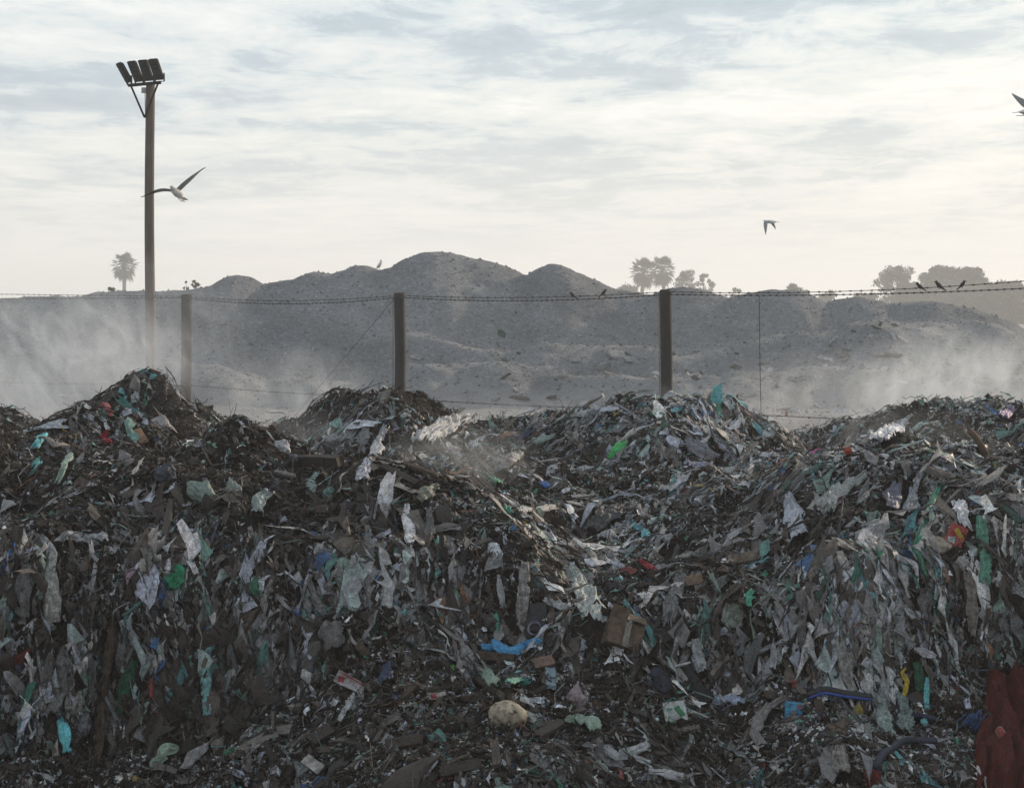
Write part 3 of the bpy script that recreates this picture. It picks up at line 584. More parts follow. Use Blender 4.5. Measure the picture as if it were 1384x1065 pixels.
# --- hoses, branches
def hose(label, pts):
    cable('hose', label, 'hose', pts, 4.6, (.022, .026, .036), .07, M_THING, n=30)
    return bpy.context.scene.objects
P_ = [(1092,956),(1112,949),(1136,948),(1160,952),(1172,955)]
cable('hose', 'black hose with a blue stripe arching over the foot of the right cliff', 'hose', P_, 5.0, (.03,.032,.036), .10, n=30)
hz1 = bpy.data.objects['hose']
def stripe(parent, pts, lift, dz):
    P = surf_path(pts); C = resample(P, 30); C = C + HN(C[:, 0], C[:, 1]) * lift + np.array([0, -0.017, dz])
    V, f = tube(C, 0.013, 6); mk('stripe', V, f, M_THING, (.05,.10,.42), parent=parent, world=True)
stripe(hz1, P_, .10, -.016)
P2_ = [(1176,1054),(1186,1034),(1206,1022),(1236,1018),(1262,1018)]
cable('hose', 'dark blue hose curving out of the talus below the pale green rags', 'hose', P2_, 5.5, (.03,.036,.065), .09, n=30)
P3_ = [(1214,966),(1232,974),(1252,980),(1266,986)]
cable('hose', 'short piece of dark blue hose between the two short teal strips', 'hose', P3_, 4.0, (.03,.036,.075), .07, n=20)
br = hit(1328, 622)
bp = [PX(1340,640,br[1]-.1), PX(1336,622,br[1]-.16), PX(1329,604,br[1]-.2), PX(1319,590,br[1]-.15), PX(1311,582,br[1]-.1)]
bo = cable('branch', 'bare curved branch standing up out of the right mound', 'branch', bp, 4.2, (.13,.085,.058), 0, M_WOOD, taper=(1.7, 1.2, 1.1, .95, 1.1), on=False, n=18, wob=.008)
cable('twig', None, None, [PX(1327,606,br[1]-.05), PX(1337,610,br[1]-.1), PX(1342,622,br[1]-.12)], 1.6, (.08,.055,.04), 0, M_WOOD, taper=(1, .6), on=False, n=8, parent=bo)
tw = hit(796, 549)
cable('branch', 'pale broken twig sticking up from the ridge between the second and third posts', 'branch', [tw + np.array([-.07,0,-.03]), tw + np.array([-.02,0,.09]), tw + np.array([.09,0,.14]), tw + np.array([.16,0,.19])], 1.8, (.18,.16,.14), 0, M_WOOD, taper=(1.2,1.6,1,.4), on=False, n=10)
# --- single pieces with parts
# cardboard box
Q = hit(840, 868); t = empty('cardboard_box', Q, 'crushed brown cardboard box with a pale strip of tape, beside the big pleated sheet', 'cardboard box')
Mx = rotz(.35) @ rotx(-.55) @ roty(.42); c0 = np.array([0, .0, .0])
V, f = boxm((0, 0, 0), (.26, .18, .20), None, .012)
V = V + .018 * np.stack([vn(V * 9 + 3 * k) for k in range(3)], 1); mk('carton_body', V @ Mx.T + c0, f, M_CARD, (.12,.088,.064), t, False)
for sx_, ang in ((-1, .5), (1, -.7)):
    V, f = boxm((0, 0, 0), (.135, .006, .11)); V = V @ rotx(ang).T + np.array([sx_ * .072, -.09, .14]); mk('flap', V @ Mx.T + c0, f, M_CARD, (.135,.10,.073), t, False)
V, f = boxm((.01, -.096, -.01), (.045, .006, .20)); mk('tape', V @ Mx.T + c0, f, M_THING, (.24,.225,.205), t, False)
KEEP += [(Q[0], Q[1] - .06, Q[2] + .03, .15)]
# paper cup seen from its open end
Q = hit(725, 858); t = empty('paper_cup', Q, 'white paper cup with a coloured print lying with its mouth to the camera', 'cup')
n = 28; th = np.arange(n) * 2 * math.pi / n; D = nrm(np.array([-.25, -1, .32])); A = nrm(np.cross(D, [0, 0, 1])); B = np.cross(D, A)
rings = [(.0, .035), (.085, .05), (.087, .052), (.085, .047), (.012, .034)]
V = np.concatenate([D * h_ + r_ * (np.cos(th)[:, None] * A + np.sin(th)[:, None] * B) for h_, r_ in rings])
q = np.array([(k * n + j, k * n + (j + 1) % n, (k + 1) * n + (j + 1) % n, (k + 1) * n + j) for k in range(4) for j in range(n)])
off = np.array([0, -.05, .03]); mk('cup_wall', V + off, [q, np.array([list(range(n))[::-1]]), np.array([list(range(4 * n, 5 * n))])], M_THING, (.52,.51,.54), t)
V, f = tube(np.array([D * .087 + .051 * (math.cos(a) * A + math.sin(a) * B) for a in np.linspace(0, 2 * math.pi, 30)]), .004, 6); mk('rim', V + off, f, M_THING, (.16,.13,.30), t)
V = np.concatenate([[D * .02], D * .02 + .026 * (np.cos(th)[:, None] * A + np.sin(th)[:, None] * B)]) ; mk('print', V + off, np.array([(0, 1 + j, 1 + (j + 1) % n) for j in range(n)]), M_THING, (.45,.17,.05), t)
KEEP.append((Q[0], Q[1] - .08, Q[2] + .04, .1))
# round mouldy loaf-like disc
Q = hit(686, 974); t = None
V, f = ICO[4]; V = V * (1 + .06 * fbm(V * 2.2, 5, 3)[:, None]); sp = fbm(V * 4.5, 8, 3); cc = np.where((sp > .42)[:, None], np.array([[.07,.05,.04]]), np.array([[.42,.36,.28]])); red_ = np.linalg.norm(V - nrm(np.array([.75, -.55, -.12])), axis=1) < .33; cc[red_] = (.30, .08, .03)
V = (V * np.array([.13, .09, .105])) @ roty(.25).T @ rotx(.3).T
o = mk('melon', V + Q + np.array([0, -.01, .005]), f, M_CARD, cc, origin=Q); tag(o, 'round cream coloured rotting melon with dark spots on the talus', 'melon'); KEEP.append((Q[0], Q[1] - .05, Q[2] + .05, .125))
# cartons and packets with printed patches
def packet(name, label, cat, px, py, wpx, hpx, col, patches, rz=0., ry=0., thick=.03, patch='print'):
    Q = hit(px, py); d = Q[1]; a, b = wpx / F * d, hpx / F * d
    t = empty(name, Q, label, cat); N = HN(Q[0:1], Q[1:2])[0]; N = nrm(N + np.array([0, -1.2, 0])); Mx = rotz(rz) @ rotx(-.35) @ roty(ry); off = np.array([0, -.05, .03])
    n = 9; u, v_ = np.meshgrid(np.linspace(-.5, .5, n), np.linspace(-.5, .5, n))
    def bend(x, z): return .14 * a * fbm(np.stack([x / a * 2.2, z / b * 2.2, x * 0 + px], -1), 3, 3)
    fr = np.stack([u * a, -thick / 2 + bend(u * a, v_ * b), v_ * b], -1).reshape(-1, 3); bk = fr + np.array([0, thick, 0])
    q = gridf(n, n); rim = [(k, k + 1) for k in range(n - 1)] + [(k * n + n - 1, (k + 1) * n + n - 1) for k in range(n - 1)] + [(n * n - 1 - k, n * n - 2 - k) for k in range(n - 1)] + [((n - 1 - k) * n, (n - 2 - k) * n) for k in range(n - 1)]
    sq = np.array([(x, y, y + n * n, x + n * n) for x, y in rim])
    mk('packet_body', np.concatenate([fr, bk]) @ Mx.T + off, [q, q[:, ::-1] + n * n, sq], M_THING, col, t, False)
    for (cx_, cz_, w_, h_, c_, an) in patches:
        nn = 6; uu, vv = np.meshgrid(np.linspace(-.5, .5, nn), np.linspace(-.5, .5, nn)); 
        lx = cx_ * a + (uu * w_ * a) * math.cos(an) - vv * h_ * b * math.sin(an); lz = cz_ * b + (uu * w_ * a) * math.sin(an) + vv * h_ * b * math.cos(an)
        pv = np.stack([lx, -thick / 2 + bend(lx, lz) - .004, lz], -1).reshape(-1, 3); mk(patch, pv @ Mx.T + off, gridf(nn, nn), M_THING, c_, t)
    KEEP.append((*(Q + off), .55 * max(a, b)))
    return t
packet('carton', 'crumpled white carton with a green leaf printed on it on the right talus', 'carton', 912, 970, 30, 34, (.5,.53,.53), [(.18,.08,.26,.46,(.03,.22,.10),.5),(-.2,-.33,.4,.12,(.05,.25,.14),0),(-.25,.2,.25,.1,(.1,.3,.2),0)], .1, -.1)
packet('carton', 'light blue carton with a white and red printed edge under the hose', 'carton', 1071, 966, 24, 24, (.07,.28,.46), [(0,-.36,.8,.2,(.5,.5,.52),.05),(.3,.25,.22,.2,(.45,.09,.09),0)], .15, .1)
packet('packet', 'white packet with red printed stripes on the talus left of centre', 'packet', 474, 930, 42, 16, (.46,.44,.45), [(0,.36,.9,.12,(.42,.06,.08),0),(-.3,-.1,.2,.45,(.42,.06,.08),.3)], .1, .5, .02)
packet('packet', 'shiny packet printed in red and yellow on the right mound', 'packet', 1290, 729, 24, 30, (.42,.07,.07), [(.1,.15,.6,.22,(.55,.40,.05),-.5),(-.15,-.25,.4,.3,(.5,.5,.5),.3)], -.2, .4, .02)
packet('packet', 'red and white printed packet half buried on the talus below the teal green net', 'packet', 590, 947, 26, 9, (.42,.38,.36), [(-.15,0,.3,.7,(.35,.05,.06),0)], .2, -.1, .02)
packet('packet', 'white corner of a packet standing up right of the grey netting', 'packet', 1036, 593, 14, 12, (.58,.59,.6), [], .3, .5, .012)
packet('packet', 'white triangular scrap of card on the talus at the bottom', 'packet', 527, 1006, 20, 16, (.5,.5,.5), [], .4, .7, .01)
packet('packet', 'orange red scrap of plastic on the far slope left of the spotted white sheet', 'packet', 1146, 615, 13, 9, (.50,.10,.05), [], .3, .1, .012)
packet('packet', 'white crumpled packet right of the cream melon', 'packet', 717, 978, 17, 12, (.5,.5,.5), [], -.3, .3, .012)
packet('packet', 'red packet stuck behind the blue scrap near the curved branch', 'packet', 1322, 675, 12, 9, (.4,.04,.05), [], .2, .1, .02)
packet('packet', 'bright green leaf shaped packet in front of the pale greenish bag', 'packet', 614, 910, 8, 16, (.12,.38,.08), [], .2, -.5, .01)
# blue bristle bundle
Q = hit(1302, 976); V_, f_ = [], []
parts = []
for k in range(26):
    a = np.array([-.10 + .2 * rng.random(), -.05 - .05 * rng.random(), -.07 + .05 * rng.random()]); b = a * .5 + np.array([.10, -.03, .09]) * (.6 + .5 * rng.random()) + .02 * rng.standard_normal(3)
    parts.append(tube(resample([a, (a + b) / 2 + .015 * rng.standard_normal(3), b], 6) + Q, .004, 4))
V, f = join(parts); o = mk('rope', V, f, M_THING, (.06,.14,.36), origin=Q); tag(o, 'bundle of frayed blue rope left of the red blanket', 'rope'); KEEP.append((Q[0], Q[1] - .06, Q[2] + .03, .14))
# red blanket at the right edge with folds
bl = rag('blanket', 'big dark red blanket hanging at the bottom right edge', 'blanket', [(1368, 926), (1364, 960), (1362, 1000), (1360, 1060), (1360, 1105)], 98, (.085, .017, .014), 2, .40, 3, M_CLOTH, .16, .06, (.72, 1.0, 1.0), holes=False)
bv = np.array([v.co[:] for v in bl.data.vertices]) + np.array(bl.location); kq = np.argmin((CX + bv[:, 0] / bv[:, 1] * F - 1354) ** 2 + (HZ - (bv[:, 2] - EYE) / bv[:, 1] * F - 994) ** 2); Q = bv[kq]
V, f = tube(np.array([[-.035, -.02, .06], [-.03, -.02, .055], [0, -.03, 0], [.03, -.035, -.055], [.034, -.036, -.06]]), (.014, .028, .031, .028, .02), 14)
V = V * (1 + .08 * fbm(V * 40, 3, 2)[:, None]) ; o = mk('drink_can', V + Q + np.array([0, -.012, 0]), f, M_THING, np.where((fbm(V * 45, 9, 2) > .0)[:, None], np.array([[.33, .06, .06]]), np.array([[.42, .42, .43]])), origin=Q); tag(o, 'crushed red and silver drink can lying on the red blanket', 'can')
bag('cloth_roll', 'rolled red cloth at the very bottom edge left of the blanket', 'cloth', 1178, 1060, 38, 24, (.15, .022, .02), 4, 1.1, M_CLOTH, .8, .2, False)

# ------------------------------------------------------------------ the loose litter nobody could count
KEEPA = np.array(KEEP); KEEPA = np.concatenate([KEEPA, KEEPA + np.concatenate([-nrm(KEEPA[:, :3] - np.array([0, 0, EYE])) * np.clip(KEEPA[:, 3:4], .06, .11), np.zeros((len(KEEPA), 1))], 1)])
def spots(n, power=1.6, cliff=0.0, talus=1.0, left=1.0, clump=0.0, ymin=11.2, ymax=29.0, seed=1):
    """random places on the heap, denser towards the front; cliff > 0 favours steep ground"""
    g = np.random.default_rng(seed); X = []; tot = 0
    while tot < n:
        y = g.uniform(ymin, ymax, 40000); x = g.uniform(-1, 1, 40000) * (0.275 * y + 1.3)
        N = HN(x, y); area = 1 / np.maximum(N[:, 2], 0.2)
        w = area * (12.0 / y) ** power * (0.275 * y + 1.3) / 8.0
        if cliff > 0: w = w * np.clip((1 - N[:, 2]) * 3 * cliff + (1 - cliff), 0.02, 3)
        if clump: cn = fbm(np.stack([x * 1.9, y * 1.2, H(x, y) * 1.6], -1), 83, 2); w = w * np.clip(.9 + clump * cn, .12, 2.2)
        if talus != 1: w = w * np.where(y < 13.9, talus, 1.0)
        if left != 1: w = w * np.where(x < .2, left, 1.0)
        k = g.random(40000) < w / 2.2
        # spots no one could see: the shaded backs of the ridges
        x, y, N = x[k], y[k], N[k]
        z = H(x, y); k = np.full(len(x), True)
        dots = (N * nrm(np.stack([-x, -y, EYE - z], -1))).sum(-1); k &= (dots > -0.25) | (g.random(len(x)) < .15)
        X.append(np.stack([x[k], y[k]], 1)); tot += k.sum()
    X = np.concatenate(X)[:n]; x, y = X.T; return x, y, H(x, y), HN(x, y), g
from mathutils.kdtree import KDTree
def clear(P, g, k=0.9, grow=1.0):
    keep = np.full(len(P), True); kd = KDTree(len(P))
    for i, q in enumerate(P.tolist()): kd.insert(q, i)
    kd.balance()
    for q in KEEPA.tolist():
        for _, i, _d in kd.find_range(q[:3], q[3] * grow): keep[i] = False
    return keep | (g.random(len(P)) > k)
def dustiness(P):                       # where pale film lies thick, where black compost shows
    return .75 * fbm(P * np.array([.9, .7, 1.2]), 77, 3) + .30 * np.clip((P[:, 0] - .3) / 2.0, -.62, .7) + .25 * ((P[:, 1] > 15.8) & (P[:, 0] > -1)) + .05 * (P[:, 1] < 13.6)
PAL_DARK = np.array([(.020,.017,.015),(.030,.024,.021),(.046,.037,.032),(.014,.012,.012),(.062,.051,.044),(.034,.030,.029)])
PAL_DARK = PAL_DARK * np.array([1.75, 1.50, 1.36]); PAL_DARK = PAL_DARK * .6 + .4 * PAL_DARK.mean(1, keepdims=True)
PAL_MID = np.array([(.100,.094,.092),(.15,.150,.156),(.088,.078,.072),(.19,.192,.202),(.115,.106,.098),(.16,.170,.185),(.23,.228,.232),(.11,.122,.130)])
PAL_MID = PAL_MID * np.array([1.50, 1.45, 1.42])
PAL_PALE = np.array([(.36,.37,.40),(.45,.47,.52),(.31,.31,.315),(.28,.34,.34),(.38,.355,.335),(.33,.35,.42),(.55,.57,.62)])
PAL_PALE = np.minimum(PAL_PALE * 1.5, .8)
PAL_HUE = 1.12 * np.array([(.12,.27,.25),(.16,.30,.27),(.06,.22,.16),(.20,.29,.25),(.10,.30,.33),(.07,.17,.38),(.26,.33,.30),(.20,.045,.04),(.13,.40,.44),(.05,.10,.08),(.09,.11,.17),(.28,.15,.09),(.35,.28,.09),(.32,.20,.26),(.03,.05,.12)])
HUE_W = np.array([5,5,4,5,3,2.5,4,1.0,1.6,4,4,2,.7,.8,2]); HUE_W = HUE_W / HUE_W.sum()
def colours(P, g, mid, pale, hue):
    n = len(P); du = dustiness(P); r = g.random(n)
    b = np.clip(1 + 1.5 * du, .22, 2.4); mid, pale, hue = mid * b, pale * b ** 1.4, hue * b
    C = PAL_DARK[g.integers(0, len(PAL_DARK), n)]
    k = r < mid; C[k] = PAL_MID[g.integers(0, len(PAL_MID), k.sum())]
    k = r < pale; C[k] = PAL_PALE[g.integers(0, len(PAL_PALE), k.sum())]
    k = g.random(n) < hue; C[k] = PAL_HUE[g.choice(len(PAL_HUE), k.sum(), p=HUE_W)]
    return C * g.uniform(.72, 1.25, (n, 1))
def upsample(A, nv, nu):
    v = np.linspace(0, A.shape[1] - 1.001, nv); u = np.linspace(0, A.shape[2] - 1.001, nu); i, j = v.astype(int), u.astype(int); a = (v - i)[None, :, None, None]; b = (u - j)[None, None, :, None]
    return (A[:, i][:, :, j] * (1 - b) + A[:, i][:, :, j + 1] * b) * (1 - a) + (A[:, i + 1][:, :, j] * (1 - b) + A[:, i + 1][:, :, j + 1] * b) * a
def sheets(name, label, n, nv, nu, Lr, Wr, seed, cliff, matl, mix_, hang, conf, lift, amp, power=1.6, fold=0.0, smooth=True, flatten=0.35, talus=1.0, left=1.0, clump=0.0, curl=4.0, twist=.9, arch=1.0):
    x, y, z, N, g = spots(n, power, cliff, talus, left, clump, seed=seed)
    P = np.stack([x, y, z], -1); n = len(P)
    u_ = g.random(n) ** 1.5; L = Lr[0] * (Lr[1] / Lr[0]) ** u_; Wd = Wr[0] * (Wr[1] / Wr[0]) ** np.clip(u_ + .35 * g.uniform(-1, 1, n), 0, 1)
    C = colours(P, g, *mix_)
    N = nrm(N + flatten * g.standard_normal((n, 3)))
    down = np.array([0, 0, -1.0]) - N * (-N[:, 2:3]); rnd = np.cross(N, nrm(g.standard_normal((n, 3)))); steep = np.clip(1 - N[:, 2:3], 0, 1)
    h = np.clip(hang * (0.25 + 2.2 * steep), 0, 3.0)
    T = nrm(nrm(down + 1e-4) * h + nrm(rnd) * (1.0 / (1 + h))); B = nrm(np.cross(N, T))
    k = clear(P, g, .96) & clear(P + T * L[:, None] * .45, g, .96) & clear(P - T * L[:, None] * .45, g, .96)
    P, N, T, B, L, Wd, C = (q_[k] for q_ in (P, N, T, B, L, Wd, C)); n = len(P)
    s = np.linspace(-.5, .5, nv)[None, :, None]; t = np.linspace(-.5, .5, nu)[None, None, :]
    wp = 1 + .45 * upsample(g.uniform(-1, 1, (n, 4, 2, 1)), nv, nu)[..., 0]
    le = 1 + .35 * upsample(g.uniform(-1, 1, (n, 2, 4, 1)), nv, nu)[..., 0]
    Lx, Wx = L[:, None, None], Wd[:, None, None]
    bend = upsample(g.uniform(-1, 1, (n, 4, 2, 1)), nv, nu)[..., 0] * .22 * Lx
    a = s * Lx * le
    # every piece curls across its width and twists along its length, like limp film and cloth
    cu = upsample(g.uniform(-1, 1, (n, 3, 2, 1)), nv, nu)[..., 0] * curl + np.where(g.random((n, 1, 1)) < .5, 1, -1) * curl * .45; cu = np.where(np.abs(cu) < .15, .15, cu)
    q1 = Wx * wp * np.sin(t * cu) / cu * 1.0; q2 = Wx * wp * (np.cos(t * cu) - 1) / cu
    tw = upsample(g.uniform(-1, 1, (n, 3, 2, 1)), nv, nu)[..., 0] * twist
    b = q1 * np.cos(tw) - q2 * np.sin(tw) + bend; curln = q1 * np.sin(tw) + q2 * np.cos(tw) - Lx * g.uniform(-.1, .5, (n, 1, 1)) * arch * (s ** 2)
    mn = np.minimum(Lx, Wx * 2)
    nn = (upsample(g.uniform(-1, 1, (n, 4, 3, 1)), nv, nu)[..., 0] * .8 + g.uniform(-1, 1, (n, nv, nu)) * .45) * amp * mn
    if fold: nn = nn + fold * Wx * np.sin(2 * math.pi * (t * g.uniform(1, 2.6, (n, 1, 1)) + g.random((n, 1, 1)) + .35 * upsample(g.uniform(-1, 1, (n, 4, 2, 1)), nv, nu)[..., 0]))
    nn = nn + curln
    V = P[:, None, None] + T[:, None, None] * a[..., None] + B[:, None, None] * b[..., None]
    V = V + g.uniform(-1, 1, V.shape) * (amp * .28 * mn)[..., None]
    sd = (V[..., 2] - H(V[..., 0], V[..., 1])) * N[:, 2][:, None, None]
    li = g.uniform(lift[0], lift[1], n)[:, None, None]
    V = V + N[:, None, None] * ((li - sd) * conf + li * (1 - conf) + nn)[..., None]
    fw = np.stack([t * Wx + s * 0, s * Lx * .12 + t * 0, g.random((n, 1, 1)) * 50 + s * 0 + t * 0], -1).reshape(-1, 3)
    cc = np.repeat(C, nv * nu, 0)
    cc = cc * (1 + .15 * g.uniform(-1, 1, (len(cc), 1)))
    o = mk(name, V.reshape(-1, 3), gridf(nv, nu, n), matl, np.clip(cc, 0, 1), flow=fw, smooth=smooth, origin=(0, 18, 2.5))
    return tag(o, label, None, None, 'stuff')
sheets('rag_litter', 'tangle of dusty rags and torn bags covering the heap', 28000, 10, 6, (.05, .30), (.010, .055), 11, .35, M_CLOTH, (.52, .22, .08), 1.2, .93, (.0, .035), .16, fold=.14, talus=.9, power=2.3, flatten=.22, clump=1.0)
sheets('hanging_rags', 'dusty rags and film strips hanging on the steep faces', 20000, 13, 5, (.10, .55), (.008, .042), 12, .93, M_FILM, (.60, .18, .08), 2.4, .6, (.01, .10), .12, fold=.14, talus=.25, left=.42, power=2.3, clump=1.6)
sheets('film_litter', 'crumpled scraps of plastic film all over the heap', 38000, 6, 6, (.02, .11), (.018, .070), 13, .1, M_FILM, (.52, .27, .09), .6, .85, (.0, .035), .26, fold=.10, talus=1.3, left=.8, power=2.3, flatten=.3, clump=.8)
sheets('scrap_litter', 'small scraps of paper, plastic and bark all over the heap', 150000, 4, 3, (.012, .07), (.007, .030), 14, .1, M_SCRAP, (.46, .24, .07), .5, .4, (.0, .075), .36, 2.4, smooth=False, flatten=.8)
# wood chips and broken boards, denser on the talus
def chips(name, label, n, seed, Lr, Wr, Tr, power):
    x, y, z, N, g = spots(n, power, 0, seed=seed); P = np.stack([x, y, z], -1); k = clear(P, g); P, N = P[k], N[k]; n = len(P)
    N = nrm(N + .5 * g.standard_normal((n, 3))); T = nrm(np.cross(N, g.standard_normal((n, 3)))); B = np.cross(N, T)
    L, Wd, Th = (np.exp(g.uniform(math.log(a), math.log(b), n)) for a, b in (Lr, Wr, Tr))
    u = np.array([(i, j, k_) for i in (-.5, 0, .5) for j in (-.5, .5) for k_ in (-.5, .5)])
    jit = g.uniform(-.14, .14, (n, 12, 3)); q = u[None] + jit
    bend = g.uniform(-.12, .12, n)[:, None] * (1 - 4 * u[None, :, 0] ** 2)
    V = P[:, None] + T[:, None] * (q[..., 0] * L[:, None])[..., None] + B[:, None] * (q[..., 1] * Wd[:, None])[..., None] + N[:, None] * (q[..., 2] * Th[:, None] + bend * L[:, None] + .015 + .03 * g.random((n, 1)))[..., None]
    f = np.array([(0, 1, 3, 2), (8, 10, 11, 9), (0, 4, 5, 1), (4, 8, 9, 5), (2, 3, 7, 6), (6, 7, 11, 10), (0, 2, 6, 4), (4, 6, 10, 8), (1, 5, 7, 3), (5, 9, 11, 7)])
    C = np.array([(.045,.036,.030),(.066,.052,.043),(.028,.024,.021),(.09,.069,.054),(.040,.036,.035),(.12,.105,.094)])[g.integers(0, 6, n)] * g.uniform(.7, 1.25, (n, 1))
    o = mk(name, V.reshape(-1, 3), (f[None] + (np.arange(n) * 12)[:, None, None]).reshape(-1, 4), M_WOOD, np.repeat(C, 12, 0), smooth=False, origin=(0, 18, 2.5)); tag(o, label, None, None, 'stuff')
chips('wood_litter', 'broken wood, bark and board ends strewn over the heap', 11000, 21, (.04, .22), (.014, .065), (.008, .03), 3.8)
# clods of compost
x, y, z, N, g = spots(11000, 1.8, 0, seed=31); P = np.stack([x, y, z], -1); k = clear(P, g, .9, .8); P = P[k]; n = len(P)
v0, f0 = ICO[1]; r = np.exp(g.uniform(math.log(.014), math.log(.06), n))
V = P[:, None] + (v0[None] * (1 + g.uniform(-.38, .38, (n, len(v0), 1)))) * (r[:, None] * g.uniform(.6, 1.3, (n, 3)))[:, None, :] + np.array([0, 0, .01])
C = np.array([(.030,.025,.022),(.048,.039,.034),(.022,.019,.018),(.072,.06,.052)])[g.integers(0, 4, n)]
o = mk('compost_clods', V.reshape(-1, 3), (f0[None] + (np.arange(n) * len(v0))[:, None, None]).reshape(-1, 3), M_SOIL, origin=(0, 18, 2.5)); tag(o, 'clods of black compost between the litter', None, None, 'stuff')
# twigs, strings and fibres
x, y, z, N, g = spots(20000, 2.0, .4, seed=41); P = np.stack([x, y, z], -1); k = clear(P, g, .9); P, N = P[k], N[k]; n = len(P); m_ = 7
N = nrm(N + .45 * g.standard_normal((n, 3))); steep = np.clip(1 - N[:, 2:3], 0, 1)
T = nrm(nrm(np.cross(N, g.standard_normal((n, 3)))) + np.array([0, 0, -1.4]) * steep * (g.random((n, 1)) < .8)); B = nrm(np.cross(N, T))
L = np.exp(g.uniform(math.log(.06), math.log(.5), n)); rad = np.exp(g.uniform(math.log(.0018), math.log(.0060), n))
s = np.linspace(-.5, .5, m_); w1 = upsample(g.uniform(-1, 1, (n, 4, 2, 2)), m_, 2)[:, :, 0]
Cn = P[:, None] + T[:, None] * (s[None] * L[:, None])[..., None] + B[:, None] * (w1[..., 0] * L[:, None] * .22)[..., None] + N[:, None] * (.03 + np.abs(w1[..., 1]) * L[:, None] * .16)[..., None]
th = np.array([0, 2.1, 4.2]); V = Cn[:, :, None] + rad[:, None, None, None] * (np.cos(th)[None, None, :, None] * B[:, None, None] + np.sin(th)[None, None, :, None] * N[:, None, None])
q = np.array([(a * 3 + b, a * 3 + (b + 1) % 3, (a + 1) * 3 + (b + 1) % 3, (a + 1) * 3 + b) for a in range(m_ - 1) for b in range(3)])
C = np.where((g.random(n) < .22)[:, None], PAL_MID[g.integers(0, len(PAL_MID), n)], PAL_DARK[g.integers(0, len(PAL_DARK), n)] * 1.2); k = g.random(n) < .06; C[k] = PAL_HUE[g.choice(len(PAL_HUE), k.sum(), p=HUE_W)]
o = mk('twigs_and_strings', V.reshape(-1, 3), (q[None] + (np.arange(n) * m_ * 3)[:, None, None]).reshape(-1, 4), M_SCRAP, np.repeat(C, m_ * 3, 0), origin=(0, 18, 2.5)); tag(o, 'twigs, strings and fibres tangled through the heap', None, None, 'stuff')

# ------------------------------------------------------------------ ground and the gravel hills behind the fence
m, t, p, out = mat('dusty_ground'); v = pos(t)
n = noise(t, v, .5, 8, .65); c = ramp(t, n, [(.35, (.15,.14,.13)), (.65, (.24,.23,.22))]); t.links.new(c, p.inputs['Base Color']); p.inputs['Roughness'].default_value = .95
setbump(t, p, noise(t, v, 5, 8, .7), .06); M_GROUND = m
o = mk('ground', [(-900,-150,.3),(900,-150,.3),(900,1500,.3),(-900,1500,.3)], np.array([(0,1,2,3)]), M_GROUND); o['kind'] = 'structure'
SKYL = np.array([(-260,420),(-150,412),(-60,408),(0,405),(40,402),(60,401),(110,400),(130,394),(170,392),(210,395),(248,393),(285,386),(305,374),(322,371),(340,374),(356,383),(395,377),(415,369),(430,367),(450,371),(480,360),(500,361),(512,366),(527,363),(545,352),(565,343),(590,339),(612,341),(640,349),(680,358),(700,366),(711,373),(730,361),(748,357),(766,360),(795,374),(830,390),(880,399),(905,389),(930,388),(960,394),(985,401),(1015,395),(1045,392),(1075,393),(1100,401),(1118,410),(1135,405),(1160,401),(1185,406),(1200,411),(1240,409),(1262,409),(1280,413),(1310,417),(1345,428),(1384,444),(1450,470),(1560,520)], float)
MX0, MX1, MY0, MY1, MS = -46., 46., 32.6, 92., .13
mx = np.arange(MX0, MX1, MS); my = np.arange(MY0, MY1, MS); AX, AY = np.meshgrid(mx, my)
dc = 66.5 + 2.2 * fbm(np.stack([mx * .09, mx * 0, mx * 0], -1), 51, 2)         # distance of the crest along the hills
zc_ = EYE - (np.interp(mx / dc * F + CX, SKYL[:, 0], SKYL[:, 1]) - HZ) / F * dc
zg = 1.15 + .012 * (AY - 33) + .05 * fbm(np.stack([AX * .5, AY * .5, AX * 0], -1), 53, 3)
sm = zc_.copy()
k9 = np.ones(61) / 61; zsm = np.convolve(np.pad(zc_, 30, 'edge'), k9, 'valid')     # the broad body of the hills, under the separate tips
base_c = np.minimum(zsm - .35, zc_)
def slope(crest, dd, yy, a, rnd):      # straight tipped slope with a rounded top
    s = crest - a * np.abs(yy - dd); return crest - (np.sqrt((a * (yy - dd)) ** 2 + rnd ** 2) - rnd)
tips = slope(zc_[None], dc[None], AY, .60, .28)
tips = np.where(AY > dc[None], np.maximum(tips, zc_[None] - .9 - .10 * (AY - dc[None])), tips)
bench_d = 62.6 + 1.6 * fbm(np.stack([mx * .12, mx * 0, mx * 0], -1), 57, 3)
bz = np.minimum(3.45 + .45 * fbm(np.stack([mx * .16, mx * 0, mx * 0], -1), 59, 3), zc_ - .55)
bench = np.where(AY < bench_d[None], slope(bz[None], bench_d[None], AY, .62, .3), bz[None])
toe_d = 57.6 + 1.3 * fbm(np.stack([mx * .22, mx * 0, mx * 0], -1), 61, 3); toe = np.where(AY < toe_d[None], slope((2.35 + .25 * fbm(np.stack([mx * .3, mx * 0, mx * 0], -1), 63, 2))[None], toe_d[None], AY, .5, .25), 2.3)
ZM = np.maximum(np.maximum(zg, tips), np.maximum(np.minimum(bench, 9), toe) * (AY < 80) + (AY >= 80) * 0)
ZM = np.where(AY > 80, np.maximum(zg, tips), ZM)
nb = np.stack([AX, AY, ZM], -1)
rough = sstep((ZM - zg) / .5); edge = sstep((np.abs(AY - dc[None]) - .5) / 2.0) * .8 + .2
ZM = ZM + rough * edge * (.26 * fbm(nb * .42, 65, 3) + .06 * fbm(nb * 1.5, 67, 3)) + rough * .022 * fbm(nb * 4.5, 69, 2) + .02 * fbm(nb * 2.4, 71, 3)
